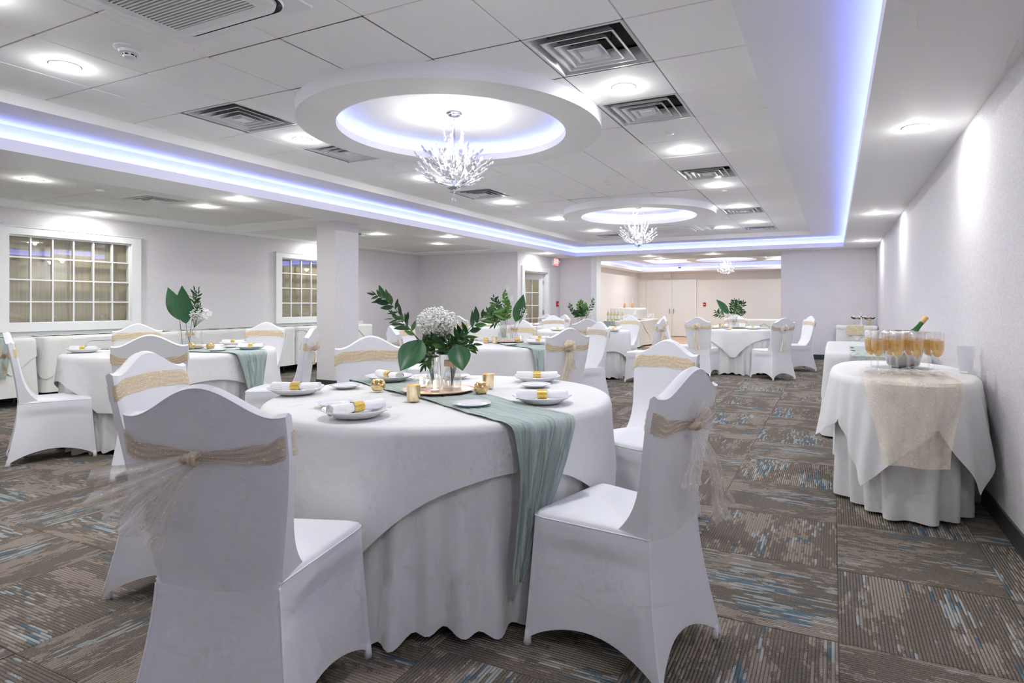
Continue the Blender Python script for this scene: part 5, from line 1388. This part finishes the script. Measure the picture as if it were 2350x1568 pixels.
obj('bucket_body', MB().lathe([(.001, 0), (.085, 0), (.095, .01), (.118, .10), (.128, .19), (.130, .215), (.150, .222), (.154, .228), (.150, .231), (.126, .224), (.12, .19), (.001, .02)], 40), M['steel'], t, smooth=True, ang=50)
for s_ in (-1, 1): obj('handle', MB().tube([(s_*.125, -.03, .15), (s_*.155, -.03, .15), (s_*.155, .03, .15), (s_*.125, .03, .15)], .006), M['steel'], t, smooth=True)
t = thing('wine_bottle', 'green bottle neck leaning out of the silver bucket', 'bottle', (.375, 4.58, zr+.10)); t.rotation_euler = (math.radians(4), math.radians(38), YAW)
obj('bottle_body', MB().lathe([(.001, 0), (.036, 0), (.038, .01), (.038, .13), (.030, .165), (.018, .20), (.0145, .235), (.0145, .268)], 24), M['bottle_green'], t, smooth=True, ang=50)
obj('bottle_seal', MB().lathe([(.0158, .262), (.0165, .27), (.0165, .305), (.015, .31), (.001, .31)], 20), M['cork'], t, smooth=True, ang=40)
t = obj('plastic_cup', MB().lathe([(.001, .003), (.030, .003), (.031, 0), (.033, .002), (.042, .135), (.0435, .138), (.041, .138), (.030, .006), (.001, .006)], 32), M['frost'], loc=(.735, 4.42, zr+.018), smooth=True, ang=60); t.scale = (1.12, 1.12, 1.12)
tag(t, 'empty frosted plastic cup at the right end of the drinks table', 'cup')

# ------------------------------------------------------------------ bar tables seen through the opening
rect_set(-5.75, -4.92, 15.0, 18.3, .765, 'bar table through the opening', .04, tri=[(-4.92, 15.4, .6, .45), (-4.92, 17.0, .6, .4)], sd=31, cat_grp='bar tables', amp=.05, n1=8)
b = MB(); b.grid(lambda u, v: (-5.5+.30*u+(.04*(.5-u)*v), 14.955, .772-.30*v), 10, 12); o = obj('table_runner', b, M['sage'], smooth=True); tag(o, 'sage cloth hanging before the row of wine bottles', 'table runner')
bt = MB().lathe([(.001, 0), (.036, 0), (.037, .01), (.037, .18), (.031, .205), (.016, .24), (.0145, .245)], 18).mesh('bottle_body', M['wine_pale'], True, 50)
bn = MB().lathe([(.0145, .245), (.0145, .30), (.001, .302)], 14).mesh('neck_foil', M['label'], True, 50)
bl = MB().lathe([(.0376, .05), (.0376, .14)], 18).mesh('label', M['label'], True)
for k, s_ in enumerate(('leftmost', 'second', 'middle', 'fourth', 'rightmost')):
    t = thing('wine_bottle', 'pale wine bottle on the bar, '+s_+' of the five', 'bottle', (-5.42+.098*k+(.02 if k == 4 else 0), 15.08, .776), 0, 'wine bottles on the bar')
    obj('bottle_body', bt, parent=t); obj('neck_foil', bn, parent=t); obj('label', bl, parent=t)
t = thing('drink_stand', 'raised cloth-covered shelf with glasses on the bar', 'stand', (-5.35, 16.6, .776)); per = peri_rect(.36, .5, .03)
obj('stand_cloth', drape(per, .33, lambda a, x, y, s_: .30, folds(5, 9, .02, 3.4), flare=.05, rows=6), M['linen'], t, smooth=True, ang=60)
for k, (x, y) in enumerate(((-5.35, 16.25), (-5.15, 16.35))):
    t = thing('spirit_bottle', ('amber' if k == 0 else 'rose')+' bottle on the raised bar shelf', 'bottle', (x, y, 1.108)); obj('bottle_body', MB().lathe([(.001, 0), (.036, 0), (.036, .05), (.026, .10), (.011, .13), (.011, .14)], 16), M['rose_wine'], t, smooth=True, ang=50); obj('bottle_neck', MB().lathe([(.0115, .14), (.0115, .27), (.001, .275)], 12), M['paint'], t, smooth=True)
gl = MB().lathe([(.028, .0), (.010, .006), (.004, .05), (.026, .08), (.034, .12), (.032, .16)], 14).mesh('bar_glass', M['crystal'], True)
k = 0
for r in range(5):
    for q in range(5):
        o = obj('bar_glass', gl, loc=(-5.0+.02*r-.30+.07*q*1.0, 15.35+.14*r, .776)); tag(o, 'empty stemmed bar glass, '+['front', 'second', 'third', 'fourth', 'back'][r]+' row, '+ORD[q], 'glass', 'empty glasses on the bar')
for q in range(8):
    o = obj('bar_glass', gl, loc=(-5.02+.05*(q % 2), 17.25+.12*q*.8, .776)); tag(o, 'empty stemmed glass at the far end of the bar, '+['nearest', 'second', 'third', 'fourth', 'fifth', 'sixth', 'seventh', 'farthest'][q], 'glass', 'empty glasses at the far end of the bar')
t = thing('serving_bowl', 'white footed bowl on the bar behind the glasses', 'bowl', (-5.25, 17.35, .776)); obj('bowl_body', MB().lathe([(.05, 0), (.02, .03), (.02, .12), (.10, .16), (.14, .21), (.13, .21), (.001, .14)], 24), M['china'], t, smooth=True, ang=50)
rect_set(-2.35, -.6, 18.3, 19.1, .765, 'table at the back of the far room', .04, tri=[(-2.35, 18.3, .7, .4), (-1.45, 18.3, .5, .35)], sd=33, cat_grp='far room tables')
